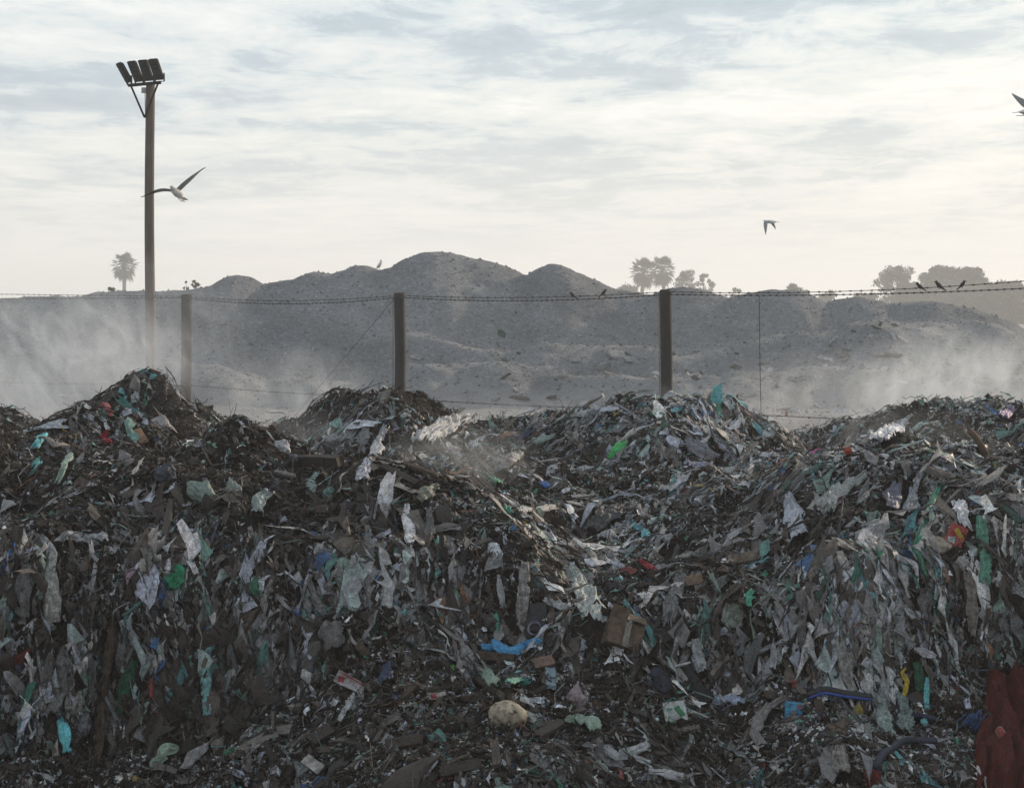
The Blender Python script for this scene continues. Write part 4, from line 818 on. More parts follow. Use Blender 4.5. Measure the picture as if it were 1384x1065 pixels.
fall = sstep((np.abs(AX) - 38) / 8); ZM = ZM * (1 - fall) + np.minimum(ZM, zg) * fall
ZM = np.where(AY < 33.4, ZM * 1, ZM); ZM[0] = .2; ZM[-1] = .2; ZM[:, 0] = .2; ZM[:, -1] = .2
m, t, p, out = mat('dusty_gravel'); v = pos(t); ge = t.nodes.new('ShaderNodeNewGeometry'); sp_ = t.nodes.new('ShaderNodeSeparateXYZ'); t.links.new(v, sp_.inputs[0])
vo = t.nodes.new('ShaderNodeTexVoronoi'); vo.inputs['Scale'].default_value = 12.0; t.links.new(v, vo.inputs['Vector'])
stone = t.nodes.new('ShaderNodeSeparateColor'); t.links.new(vo.outputs['Color'], stone.inputs[0])
lv = ramp(t, stone.outputs[0], [(0, .82), (.7, 1.0), (.92, 1.12), (1, 1.35)])
n1_ = noise(t, v, .33, 7, .65); big = ramp(t, n1_, [(.35, (.170,.177,.189)), (.65, (.245,.253,.267))])
low = ramp(t, mth(t, 'ADD', sp_.outputs[2], mth(t, 'MULTIPLY', noise(t, v, .4, 6), 1.6)), [(0, 1.0), (1, 1.0)])
zz = mth(t, 'ADD', sp_.outputs[2], mth(t, 'MULTIPLY', noise(t, v, .45, 6), 2.0))
lowf = ramp(t, mth(t, 'MULTIPLY', mth(t, 'SUBTRACT', zz, 2.4), .5), [(0.0, 1.0), (.42, 0.0)])     # pale trampled dust at the foot
c = mixc(t, 1.0, big, mixc(t, lowf, lv, (1, 1, 1)), 'MULTIPLY'); c = mixc(t, lowf, c, mixc(t, 1.0, (.30,.295,.30), ramp(t, noise(t, v, 1.3, 7, .7), [(.3, .72), (.7, 1.12)]), 'MULTIPLY'))
t.links.new(c, p.inputs['Base Color']); p.inputs['Roughness'].default_value = .95; p.inputs['Specular IOR Level'].default_value = .15
hh = mth(t, 'ADD', mth(t, 'MULTIPLY', vo.outputs['Distance'], -.6), noise(t, v, 9, 7, .7)); setbump(t, p, hh, .11); M_GRAVEL = m
o = mk('gravel_hill', np.stack([AX, AY, ZM], -1).reshape(-1, 3), gridf(len(my), len(mx)), M_GRAVEL, origin=(0, 62, 1)); o['kind'] = 'structure'
def MZ(x, y):
    i = np.clip(((x - MX0) / MS).astype(int), 0, len(mx) - 2); j = np.clip(((y - MY0) / MS).astype(int), 0, len(my) - 2); a = (x - mx[i]) / MS; b = (y - my[j]) / MS
    return (ZM[j, i] * (1 - a) + ZM[j, i + 1] * a) * (1 - b) + (ZM[j + 1, i] * (1 - a) + ZM[j + 1, i + 1] * a) * b
g = np.random.default_rng(91); n = 30000; y = g.uniform(46, 69, n); x = g.uniform(-1, 1, n) * (y * .29); P = np.stack([x, y, MZ(x, y)], -1)
k = (P[:, 2] > 2.0) | (g.random(n) < .25); P = P[k]; n = len(P)
v0, f0 = ICO[1]; v0 = np.array([(1,0,0),(-1,0,0),(0,1,0),(0,-1,0),(0,0,1),(0,0,-1.)]); f0 = np.array([(0,2,4),(2,1,4),(1,3,4),(3,0,4),(2,0,5),(1,2,5),(3,1,5),(0,3,5)])
r = .014 * (.065 / .014) ** (g.random(n) ** 2.2); V = P[:, None] + (v0[None] * (1 + g.uniform(-.4, .4, (n, 6, 1)))) * (r[:, None] * g.uniform(.6, 1.3, (n, 3)))[:, None]
gc = np.array([(.17,.173,.18),(.21,.213,.22),(.135,.137,.143),(.26,.263,.27),(.36,.36,.37)])[g.choice(5, n, p=[.36,.3,.22,.09,.03])]
o = mk('gravel', V.reshape(-1, 3), (f0[None] + (np.arange(n) * 6)[:, None, None]).reshape(-1, 3), tinted('gravel_stone', .95, 0, .2, 3, 0), np.repeat(gc, 6, 0), smooth=False, origin=(0, 60, 2)); tag(o, 'loose stones and gravel on the hills behind the fence', None, None, 'stuff')
# broken slabs and sheets lying on the slope
g = np.random.default_rng(93); n = 190; px_ = np.concatenate([g.normal(760, 110, 45), g.normal(1010, 130, 50), g.normal(1180, 70, 60), g.uniform(0, 1384, 35)]); y = g.uniform(53, 62.5, n); x = (px_ - CX) / F * y
P = np.stack([x, y, MZ(x, y) + .03], -1); u = np.array([(i, j, k_) for i in (-.5, .5) for j in (-.5, .5) for k_ in (-.5, .5)]); N = nrm(np.stack([.3 * g.standard_normal(n), -.4 + .3 * g.standard_normal(n), np.ones(n)], -1)); T = nrm(np.cross(N, g.standard_normal((n, 3)))); B = np.cross(N, T)
L = np.exp(g.uniform(math.log(.10), math.log(.55), n)); Wd = L * g.uniform(.2, .6, n); q = u[None] + g.uniform(-.2, .2, (n, 8, 3)) * np.array([1, 1, .2])
V = P[:, None] + T[:, None] * (q[..., 0] * L[:, None])[..., None] + B[:, None] * (q[..., 1] * Wd[:, None])[..., None] + N[:, None] * (q[..., 2] * .05)[..., None]
gc = np.array([(.42,.42,.44),(.30,.30,.31),(.08,.075,.07),(.20,.19,.18)])[g.integers(0, 4, n)]
o = mk('rubble', V.reshape(-1, 3), (np.array([(0,1,3,2),(4,6,7,5),(0,4,5,1),(2,3,7,6),(0,2,6,4),(1,5,7,3)])[None] + (np.arange(n) * 8)[:, None, None]).reshape(-1, 4), M_CARD, np.repeat(gc, 8, 0), smooth=False, origin=(0, 58, 2)); tag(o, 'broken slabs and torn sheets lying on the gravel slope', None, None, 'stuff')
def mhit(px, py):
    d = np.arange(34, 80, .05); x = (px - CX) / F * d; z = EYE - (py - HZ) / F * d; k = np.nonzero(z < MZ(x, d))[0]; k = k[0] if len(k) else int(np.argmin(z - MZ(x, d))); return np.array([x[k], d[k], MZ(x[k:k+1], d[k:k+1])[0]])
# four pieces on the slope that stand out
def slope_piece(name, lb, ct, px, py, w, h, col, rz):
    Q = mhit(px, py); n = 8; uu, vv = np.meshgrid(np.linspace(-.5, .5, n), np.linspace(-.5, .5, n)); a, b = w / F * Q[1], h / F * Q[1]
    V = np.stack([uu * a, -.1 - vv * b * .4 + .12 * a * fbm(np.stack([uu * 2.5, vv * 2.5, uu * 0 + px], -1), 3, 3), vv * b + .25 * b * fbm(np.stack([uu * 3, vv * 2, uu * 0 + px + 4], -1), 5, 3)], -1).reshape(-1, 3) @ roty(rz).T
    o = mk(name, V + Q + np.array([0, 0, b * .3]), gridf(n, n), M_FILM, col, origin=Q); md = o.modifiers.new('thickness', 'SOLIDIFY'); md.thickness = .012; tag(o, lb, ct)
slope_piece('plastic_bag', 'faded green bag caught on the gravel slope between the second and third posts', 'plastic bag', 678, 454, 11, 9, (.10,.22,.18), .2)
slope_piece('plastic_sheet', 'white sheet lying on the gravel slope left of the third post', 'plastic sheet', 815, 497, 22, 8, (.46,.46,.48), -.2)
slope_piece('traffic_marker', 'tiny orange marker standing in the dust at the foot of the gravel slope', 'marker', 1062, 562, 4, 9, (.45,.10,.04), 0)
# scrubby plants on the crest
M_LEAF = simple('olive_leaf', (.060,.072,.035), .7, .4, 3); M_PALM = simple('palm_leaf', (.050,.062,.030), .6, .4, 3); M_BARK = simple('grey_bark', (.10,.085,.07), .9, .4, 4)

# ------------------------------------------------------------------ trees far behind
def leaves(centres, radii, per, size, g, squash=.8):
    V = []
    for c_, r_ in zip(centres, radii):
        m_ = int(per * (r_ ** 2) * 1.0) + 20; d = nrm(g.standard_normal((m_, 3))) * (g.random((m_, 1)) ** .38) * r_ * np.where(g.random((m_, 1)) < .25, g.uniform(1.0, 1.38, (m_, 1)), 1.0) * np.array([1, 1, squash]); ctr = d + c_
        a = nrm(g.standard_normal((m_, 3))); b = nrm(np.cross(a, g.standard_normal((m_, 3)))); s_ = size * g.uniform(.6, 1.4, (m_, 1))
        V.append(np.stack([ctr - a * s_, ctr + b * s_ * .45, ctr + a * s_, ctr - b * s_ * .45], 1))
    V = np.concatenate(V).reshape(-1, 3); return V, np.arange(len(V)).reshape(-1, 4)
def tree(label, px, top, wpx, depth, seed, cat='tree', low=.35, group=None, size=.15, per=330, name='tree', nclump=16, gap=1.0, ground=.3):
    if depth > 150: depth *= 1.8; size *= 1.7; per /= 2.9
    g = np.random.default_rng(seed); b = PX(px, HZ, depth); b[2] = ground; zt = EYE - (top - HZ) / F * depth; h = zt - ground; w = wpx / F * depth
    t = empty(name, b, label, cat, group); ctr, rad = [], []
    for k in range(nclump):
        a = g.uniform(0, 2 * math.pi); rr = w / 2 * math.sqrt(g.random()) * .82; f = g.random(); zz = h * (low + (1 - low) * (.15 + .78 * f)); env = math.sqrt(max(.05, 1 - (max(f - .35, 0) / .72) ** 2))
        ctr.append((math.cos(a) * rr * env, math.sin(a) * rr * env * .7, zz - .12 * h * (1 - low) * 0)); rad.append(g.uniform(.11, .20) * w * gap)
    ctr = np.array(ctr); rad = np.array(rad); ov = ctr[:, 2] + rad * .8 - h; ctr[:, 2] -= np.where(ov > 0, ov + h * .16 * g.random(len(ov)) ** 1.5, 0)
    parts = [tube([(0, 0, 0), (.03 * w, 0, h * low * .6), (0, .02 * w, h * .72)], (.035 * h, .026 * h, .01 * h), 7)]
    for c_ in ctr[:9]: parts.append(tube(resample([(0, 0, h * low * .7), np.array(c_) * np.array([.5, .5, .8]), c_], 6), np.linspace(.014 * h, .004 * h, 6), 5))
    V, f = join(parts); mk('trunk', V, f, M_BARK, parent=t)
    V, f = leaves(ctr, rad, per, size, g); mk('crown', V, f, M_LEAF, parent=t, smooth=False); return t
def palm(label, px, top, wpx, depth, seed, lean=0.0, dense=1.0):
    depth *= 1.8; lean *= 1.8
    g = np.random.default_rng(seed); b = PX(px, HZ, depth); b[2] = .3; R_ = wpx / F * depth / 2; zt = EYE - (top - HZ) / F * depth - .3; hh = zt - R_ * .95
    t = empty('palm_tree', b, label, 'palm tree', 'fan palms on the skyline')
    zz = np.linspace(0, hh, 10); V, f = tube(np.stack([lean * (zz / hh) ** 2 - lean, zz * 0, zz], -1), np.interp(zz, [0, hh * .2, hh], [.60, .42, .34]), 10); mk('trunk', V, f, M_BARK, parent=t)
    V, F_ = [], []; q = 0
    nl = int(46 * dense)
    for k in range(nl):
        el = math.asin(np.clip(-.92 + 1.88 * (k + .5) / nl, -1, .98)); az = k * 2.399 + g.uniform(-.3, .3); D = np.array([math.cos(az) * math.cos(el), math.sin(az) * math.cos(el), math.sin(el)])
        pl = R_ * g.uniform(.42, .56); hub = np.array([0, 0, hh]) + D * pl + np.array([0, 0, -.12 * R_ * (1 - D[2])]); S_ = nrm(np.cross(D, [0, 0, 1.0]) + 1e-3); U_ = np.cross(S_, D)
        pv, pf = tube([np.array([0, 0, hh]), (np.array([0, 0, hh]) + hub) / 2 + np.array([0, 0, .05]), hub], (.06, .05, .035), 4, False)
        V.append(pv); F_.append(pf[0] + q); q += len(pv)
        nb = 13; rl = R_ * g.uniform(.44, .54)
        for a in np.linspace(-1.35, 1.35, nb):
            e = D * math.cos(a) + S_ * math.sin(a); tip = hub + e * rl * (.70 + .30 * math.cos(a)) * g.uniform(.85, 1.1) + U_ * .05 * math.cos(a * 6) + np.array([0, 0, -.20 * rl * (1.1 - D[2])]); side = nrm(np.cross(e, U_)) * rl * .10; mid = hub + e * rl * .5
            V.append(np.array([hub, mid - side, tip, mid + side])); F_.append(np.array([(q, q + 1, q + 2, q + 3)])); q += 4
    mk('crown', np.concatenate(V), F_, M_PALM, parent=t, smooth=False)
palm('lone fan palm on the skyline left of the floodlight mast', 168, 339, 40, 215, 1)
palm('fan palm with a fuller round crown, left one of the pair behind the third post', 870, 346, 43, 220, 2, .3)
palm('taller fan palm of the pair behind the third post', 895, 343, 43, 224, 3, -.3)
GT = 'bushy trees far behind the gravel hills'
tree('small open tree just right of the pair of palms', 926, 363, 54, 225, 11, low=.2, group=GT, nclump=40, gap=.6)
tree('small open tree standing apart at the right end of the group by the palms', 953, 367, 30, 226, 12, low=.25, group=GT, nclump=26, gap=.75)
tree('low bush on the skyline left of the pair of palms', 848, 381, 40, 215, 13, cat='bush', low=.2, group=GT, nclump=14, name='bush')
tree('pale airy tree at the left end of the far trees on the right', 1213, 359, 74, 205, 14, low=.3, group=GT, nclump=40, gap=.62, per=300)
tree('broad rounded tree with the highest crown of the far trees on the right', 1276, 358, 78, 205, 15, low=.1, group=GT, nclump=95, gap=.62, per=600)
tree('rounded tree touching the highest crown on its right side', 1312, 360, 62, 200, 16, low=.1, group=GT, nclump=70, gap=.62, per=600)
tree('dark low tree behind the wire at the right edge', 1358, 379, 90, 186, 17, low=.0, group=GT, nclump=110, gap=.6, per=600)
tree('low spreading tree filling the gap under the rounded crowns', 1246, 378, 90, 198, 19, low=.0, group=GT, nclump=60, gap=.9, per=520)
tree('low dark hedge tree behind the right end of the gravel hills', 1318, 385, 130, 195, 20, low=.0, group=GT, nclump=80, gap=.75, per=520)
tree('low tree in the dip of the gravel hills right of the hanging wire', 1118, 392, 42, 200, 21, cat='bush', low=.1, group=GT, nclump=12, name='bush')
tree('low bush behind the right part of the gravel hills', 1172, 393, 40, 200, 22, cat='bush', low=.1, group=GT, nclump=14, name='bush')
tree('small bush on the skyline right of the open trees', 998, 384, 24, 205, 23, cat='bush', low=.2, group=GT, nclump=8, name='bush')
tree('bush spreading over the skyline right of the hanging wire', 1078, 383, 44, 190, 24, cat='bush', low=.2, group=GT, nclump=12, name='bush')
for (lb, px_, top, w, sd) in (('sparse shrub on the hill crest right of the first post', 264, 377, 16, 31), ('tiny shrub on the hill crest left of the sparse shrub', 252, 380, 9, 32), ('low scrub on the hill crest under the lone palm', 152, 388, 20, 33)):
    b = 74; gz = EYE - (400 - HZ) / F * b; tree(lb, px_, top, w, b, sd, cat='shrub', low=.1, size=.05, per=1500, name='shrub', nclump=8, ground=gz, gap=.9, group='shrubs on the gravel hills')

# ------------------------------------------------------------------ fence
FA, FB = np.array([(252 - CX) / F * 43.3, 43.3]), np.array([(900 - CX) / F * 33.5, 33.5]); FD = (FB - FA) / 2
fence = empty('wire_fence', (FA[0], FA[1], 1.2), 'tall fence of round timber posts and barbed wire behind the heap', 'fence')
def fp(k): q = FA + FD * k; return q
def post(px, top, wpx, k, cap=True):
    q = fp(k); d = q[1]; x = (px - CX) / F * d; zt = EYE - (top - HZ) / F * d; r = wpx / F * d / 2
    zz = np.array([.9, 1.5, 2.5, 3.5, zt - .03, zt]); V, f = tube(np.stack([x + .012 * np.sin(zz * 2 + k), d + zz * 0, zz], -1), r * np.array([1.05, 1.04, 1.02, 1.0, .99, .90]), 20)
    V = V * 1; V[:, 0] += .006 * vn(V * np.array([9, 9, 1.2])); po = mk('post', V, f, M_POST, parent=fence, world=True)
    V, f = tube([(x, d, zt - .075), (x, d, zt - .035)], r * 1.07, 20, False); mk('band', V, f, M_WIRE, parent=po, world=False) if False else None
    b = mk('band', V - np.array(fence.location), f, M_WIRE, parent=po); 
    return np.array([x, d, zt]), r
pts = {}
pts[-1] = post(-62, 400, 12.5, -1.0)
pts[0] = post(252, 398, 14.5, 0); pts[1] = post(540.5, 396, 15, 1); pts[2] = post(900.5, 391.5, 16.5, 2); pts[3] = post(1420, 379, 21, 3.0)
def wire(nm, ys, rad, barbs, sag):
    """ys: photo rows where the wire meets each post"""
    P = []; ks = sorted(pts)
    for a in range(len(ks)):
        c_, r_ = pts[ks[a]]; P.append(np.array([c_[0], c_[1] - r_ - .01, EYE - (ys[a] - HZ) / F * c_[1]]))
    C = []
    for a in range(len(P) - 1):
        u = np.linspace(0, 1, 40, endpoint=(a == len(P) - 2)); C.append(P[a] * (1 - u)[:, None] + P[a + 1] * u[:, None] - np.array([0, 0, 1.0]) * (4 * u * (1 - u) * sag[a])[:, None])
    C = np.concatenate(C); parts = [tube(C, rad, 5)]
    if barbs:
        Ls = np.concatenate([[0], np.cumsum(np.linalg.norm(np.diff(C, axis=0), axis=1))]); g = np.random.default_rng(int(ys[0]))
        for s_ in np.arange(.1, Ls[-1], barbs):
            q = np.array([np.interp(s_, Ls, C[:, k]) for k in range(3)])
            for e in range(2):
                a = nrm(g.standard_normal(3)) * .021; parts.append(tube([q - a, q + a], .0035, 4))
            parts.append(tube([q - np.array([.02, 0, 0]), q + np.array([.02, 0, 0])], rad * 1.9, 5))
    V, f = join(parts); return mk(nm, V, f, M_WIRE, parent=fence, world=True), C
wire('barbed_wire', [397, 401, 399.5, 394.5, 377], .006, .20, [.0, .10, .07, .09])
wire('barbed_wire', [404, 403, 402, 398, 388], .0068, .13, [.0, .13, .09, .06])
wire('lower_wire', [514, 520, 538, 554, 580], .0075, .6, [.02, .03, .03, .0])
c1, r1 = pts[1]
V, f = tube([(c1[0] - r1 - .02, c1[1] - r1, c1[2] - .1), (c1[0] - r1 - .02, c1[1] - r1, 1.4)], .006, 5); mk('tie_wire', V, f, M_WIRE, parent=fence, world=True)
V, f = tube([(c1[0] - r1, c1[1] - r1, c1[2] - .12), PX(484, 462, 41.3), PX(432, 522, 42.6), PX(395, 566, 43.4)], .006, 5); mk('guy_wire', V, f, M_WIRE, parent=fence, world=True)
c2, r2 = pts[2]
V, f = tube([(c2[0] - r2 - .025, c2[1] - r2, c2[2] - .08), (c2[0] - r2 - .022, c2[1] - r2, 1.4)], .007, 5); mk('tie_wire', V, f, M_WIRE, parent=fence, world=True)
hd = 31.8; V, f = tube(resample([PX(1026, 399, hd), PX(1026.5, 430, hd), PX(1027, 478, hd), PX(1027.5, 520, hd), PX(1029, 566, hd)], 12), .0075, 5); kV, kf = ICO[1]; V, f = join([(V, f), (kV * .018 + PX(1027, 478, hd), [kf])]); mk('hanging_wire', V, f, M_WIRE, parent=fence, world=True)

# ------------------------------------------------------------------ floodlight mast
LD = 45.0; base = PX(203, HZ, LD); base[2] = 1.25; mast = empty('floodlight_mast', base, 'tall timber pole carrying four dark floodlights on a bar', 'floodlight mast')
ztop = EYE - (113 - HZ) / F * LD; zz = np.linspace(1.0, ztop, 14)
V, f = tube(np.stack([base[0] + .02 * np.sin(zz * .7), LD + zz * 0, zz], -1), np.interp(zz, [1, ztop], [.125, .105]), 18); mk('pole', V, f, M_POLE, parent=mast, world=True)
yaw = R(35); BX = np.array([math.cos(yaw), -math.sin(yaw), 0]); FW = np.array([-math.sin(yaw), -math.cos(yaw), 0]); tc_ = PX(197, 115, LD) + np.array([0, -.16, 0]); zb = tc_[2]
Mb = np.stack([BX, -FW, np.array([0, 0, 1.0])], 1)
V, f = boxm((0, 0, 0), (1.06, .06, .07), None, .006); mk('crossbar', V @ Mb.T + tc_, f, M_DARK, parent=mast, world=True)
for s_ in (-1, 1):
    a = tc_ + BX * s_ * .44 + np.array([0, 0, -.03]); e = PX(197, 160, LD) + np.array([0, -.14, 0]); V, f = tube([a, e], .024, 6); mk('brace', V, f, M_DARK, parent=mast, world=True)
V, f = boxm(PX(196, 123.5, LD) + np.array([0, -.16, 0]), (.10, .07, .13), None, .008); mk('junction_box', V, f, M_GALV, parent=mast, world=True)
V, f = tube([PX(197.5, 127, LD) + np.array([0, -.15, 0]), PX(197.8, 140, LD) + np.array([0, -.13, 0]), PX(198, 158, LD) + np.array([0, -.13, 0])], .010, 6); mk('conduit', V, f, M_GALV, parent=mast, world=True)
def lamp(u, w, pitch, yw):
    o_ = tc_ + BX * u + np.array([0, 0, .06]); y_ = R(yw); My = np.stack([np.array([math.cos(y_), -math.sin(y_), 0]), np.array([math.sin(y_), math.cos(y_), 0]), np.array([0, 0, 1.0])], 1); Mr = My @ rotx(-pitch)
    V, f = boxm((0, 0, .27), (w, .07, .52), None, .012); la = mk('floodlight', V @ Mr.T + o_, f, M_DARK, parent=mast, world=True); L0 = np.array(mast.location)
    for k in range(4):
        V, f = boxm((0, -.037, .085 + .123 * k), (w * .84, .018, .095), None, .004); mk('lens', V @ Mr.T + o_ - L0, f, M_LENS, parent=la)
    for k in range(5):
        V, f = boxm((-w * .4 + w * .2 * k, .05, .27), (.012, .04, .44)); mk('cooling_fin', V @ Mr.T + o_ - L0, f, M_DARK, parent=la)
    parts = [boxm((s_ * (w / 2 + .012), 0, .06), (.012, .04, .20)) for s_ in (-1, 1)] + [boxm((0, 0, -.035), (w + .036, .04, .012))]
    V, f = join(parts); mk('bracket', V @ My.T + o_ - L0, f, M_DARK, parent=la)
for u, yw, pt in ((-.50, 58, 31), (-.17, 35, 30), (.155, 25, 30), (.50, 27, 30)): lamp(u, .235, R(-pt), yw)

# ------------------------------------------------------------------ birds
m, t, p, out = mat('gull_plumage'); v = obc(t); sp_ = t.nodes.new('ShaderNodeSeparateXYZ'); t.links.new(v, sp_.inputs[0])
ax = mth(t, 'ABSOLUTE', sp_.outputs[0]); tip = ramp(t, ax, [(.40, 0.0), (.52, 1.0)]); wing = ramp(t, ax, [(.06, 0.0), (.10, 1.0)])
c = mixc(t, wing, (.62,.61,.60), (.20,.205,.215)); c = mixc(t, tip, c, (.03,.03,.032)); c = mixc(t, 1.0, c, ramp(t, noise(t, v, 22, 4), [(.3, .75), (.7, 1.15)]), 'MULTIPLY')
t.links.new(c, p.inputs['Base Color']); p.inputs['Roughness'].default_value = .8; M_GULL = m
M_GBODY = simple('gull_white', (.58,.58,.58), .8, .15, 12); M_BEAK = simple('yellow_beak', (.5,.28,.04), .5, .1, 5); M_BLACKB = simple('dark_feathers', (.018,.017,.018), .7, .3, 20); M_FOOT = simple('reddish_foot', (.25,.09,.07), .6, .1, 5)
def loft(path, w, h, up, n=10):
    """flattened tube: widths w across, heights h along up"""
    P = np.asarray(path, float); T = nrm(np.gradient(P, axis=0)); V = []; th = np.arange(n) * 2 * math.pi / n; m_ = len(P)
    for k in range(m_):
        uk = up[k] if np.ndim(up) == 2 else up; s_ = nrm(np.cross(T[k], uk)); u_ = np.cross(s_, T[k]); V.append(P[k] + np.cos(th)[:, None] * s_ * w[k] + np.sin(th)[:, None] * u_ * h[k])
    q = np.array([(k * n + j, k * n + (j + 1) % n, (k + 1) * n + (j + 1) % n, (k + 1) * n + j) for k in range(m_ - 1) for j in range(n)])
    return np.concatenate(V), [q, np.array([list(range(n))[::-1], list(range((m_ - 1) * n, m_ * n))])]
def gull(label, loc, wl, wr, M, scale=1.0, legs=True):
    """flying gull: +Y is forward, wings along X; wl and wr list (x, y, z) points of the wing line and chords"""
    t = empty('gull', loc, label, 'gull', 'gulls over the landfill')
    yb = np.array([-.27, -.23, -.15, -.04, .08, .15, .19, .225, .25]); body = loft(np.stack([yb * 0, yb, np.array([.015, .012, .004, 0, .0, .012, .022, .024, .018])], -1), np.array([.015, .035, .058, .075, .066, .044, .036, .034, .012]), np.array([.008, .022, .048, .066, .060, .042, .036, .032, .012]), np.array([0, 0, 1.0]), 12)
    ty = np.array([-.38, -.36, -.28, -.18]); tail = loft(np.stack([ty * 0, ty, ty * 0 + .012], -1), np.array([.062, .066, .045, .030]), np.array([.005, .006, .008, .012]), np.array([0, 0, 1.0]), 10)
    parts = [body, tail]
    for pts_ in (wl, wr):
        P = resample([q[:3] for q in pts_], 14); ch = np.interp(np.linspace(0, 1, 14), np.linspace(0, 1, len(pts_)), [q[3] for q in pts_]); Tw = nrm(np.gradient(P, axis=0)); Yd = np.array([0, 1.0, 0]) - Tw * Tw[:, 1:2]; parts.append(loft(P, ch / 2, np.maximum(ch * .055, .007), np.cross(nrm(Yd), Tw), 10))
    V, f = join(parts); o = mk('body', (V * scale) @ M.T, f, M_GULL, parent=t)
    # plumage follows the bird's own axes
    o.data.transform(Matrix(M.tolist()).to_4x4().inverted()); o.matrix_local = Matrix(M.tolist()).to_4x4()
    md = o.modifiers.new('fuse', 'REMESH'); md.mode = 'VOXEL'; md.voxel_size = .0075 * scale; md.use_smooth_shade = True
    V, f = loft([(0, .235, .018), (0, .265, .015), (0, .29, .004)], np.array([.011, .009, .003]), np.array([.012, .010, .004]), np.array([0, 0, 1.0]), 8); mk('beak', (V * scale) @ M.T, f, M_BEAK, parent=t)
    if legs:
        for s_ in (-1, 1):
            V, f = loft([(s_ * .02, -.12, -.05), (s_ * .022, -.2, -.055), (s_ * .022, -.26, -.05), (s_ * .022, -.31, -.05)], np.array([.007, .006, .012, .008]), np.array([.007, .006, .006, .004]), np.array([0, 0, 1.0]), 6); mk('foot', (V * scale) @ M.T, f, M_FOOT, parent=t)
    return t
# wings: chord runs along the flight direction
def aim(fwd, up):
    y = nrm(np.array(fwd, float)); x = nrm(np.cross(y, np.array(up, float))); z = np.cross(x, y); return np.stack([x, y, z], 1)
WU = lambda s, z1, z2, sweep=.0: [(s * .03, .06, .02, .17), (s * .22, .13, z1 * .5, .17), (s * .42, .10 - sweep, z1, .14), (s * .62, .0 - sweep, z2, .06), (s * .70, -.06 - sweep, z2 * 1.04 + .01, .012)]
gull('gull with a raised wing gliding past the floodlight mast', PX(239, 261, 40.0), [(-.03, .05, .02, .15), (-.17, .10, .13, .155), (-.30, .07, .27, .13), (-.40, .0, .42, .05), (-.45, -.05, .48, .012)], [(.03, .05, .02, .15), (.22, .10, .03, .155), (.42, .07, -.01, .125), (.60, .0, -.05, .05), (.69, -.05, -.05, .012)], aim((-.25, -.92, .30), (0, .0, 1)), 1.22)
gull('gull flying left with lowered wings above the third post', PX(1041, 300, 64.), [(-.03, .05, .03, .17), (-.16, .11, .03, .17), (-.28, .06, -.10, .15), (-.36, .02, -.28, .10), (-.40, .0, -.40, .015)], [(.03, .05, .03, .17), (.14, .1, .04, .17), (.26, .06, -.06, .15), (.34, -.02, -.22, .10), (.37, -.06, -.33, .015)], aim((-.80, .46, .08), (.12, -.30, 1)), .95, False)
gull('gull with an upswept wing flying off at the right edge of the photo', PX(1394, 151, 33.), [(-.03, .04, .02, .18), (-.12, .0, .10, .19), (-.18, -.09, .20, .17), (-.22, -.17, .28, .10), (-.24, -.21, .33, .02)], [(.03, .05, .02, .18), (.14, .07, .10, .18), (.24, -.02, .22, .16), (.34, -.08, .32, .07), (.38, -.1, .36, .012)], aim((.88, .35, .12), (0, -.1, 1)), 1.0)
# standing gull on the crest
Q = PX(513, 366.0, 66.0); Q[2] = max(Q[2], MZ(Q[0:1], Q[1:2])[0] - .01); t = empty('gull', Q, 'white gull standing on the crest of the gravel hill', 'gull', 'gulls over the landfill')
zb_ = np.array([.10, .11, .15, .20, .25, .30, .335, .355, .375, .385]) * 1.0; V, f = loft(np.stack([np.array([-.10, -.08, -.04, 0, .03, .04, .045, .05, .05, .05]), zb_ * 0, zb_], -1), np.array([.012, .03, .055, .062, .055, .035, .030, .032, .026, .008]), np.array([.012, .035, .06, .066, .058, .036, .031, .034, .028, .008]), np.array([0, 1.0, 0]), 12); mk('body', V, f, M_GBODY, parent=t)
V, f = loft([(-.12, .045, .07), (-.05, .055, .13), (.02, .058, .2)], np.array([.006, .02, .02]), np.array([.02, .05, .04]), np.array([0, 1.0, 0]), 8); mk('wing', V, f, M_GALV, parent=t); mk('wing', V * np.array([1, -1, 1]), [x[:, ::-1] for x in f], M_GALV, parent=t)
V, f = loft([(.07, 0, .285), (.10, 0, .28), (.12, 0, .272)], np.array([.009, .007, .003]), np.array([.009, .008, .003]), np.array([0, 1.0, 0]), 6); mk('beak', V, f, M_BEAK, parent=t)
for s_ in (-1, 1): V, f = tube([(0, s_ * .02, .12), (0, s_ * .02, .0)], .006, 5); mk('leg', V, f, M_FOOT, parent=t)
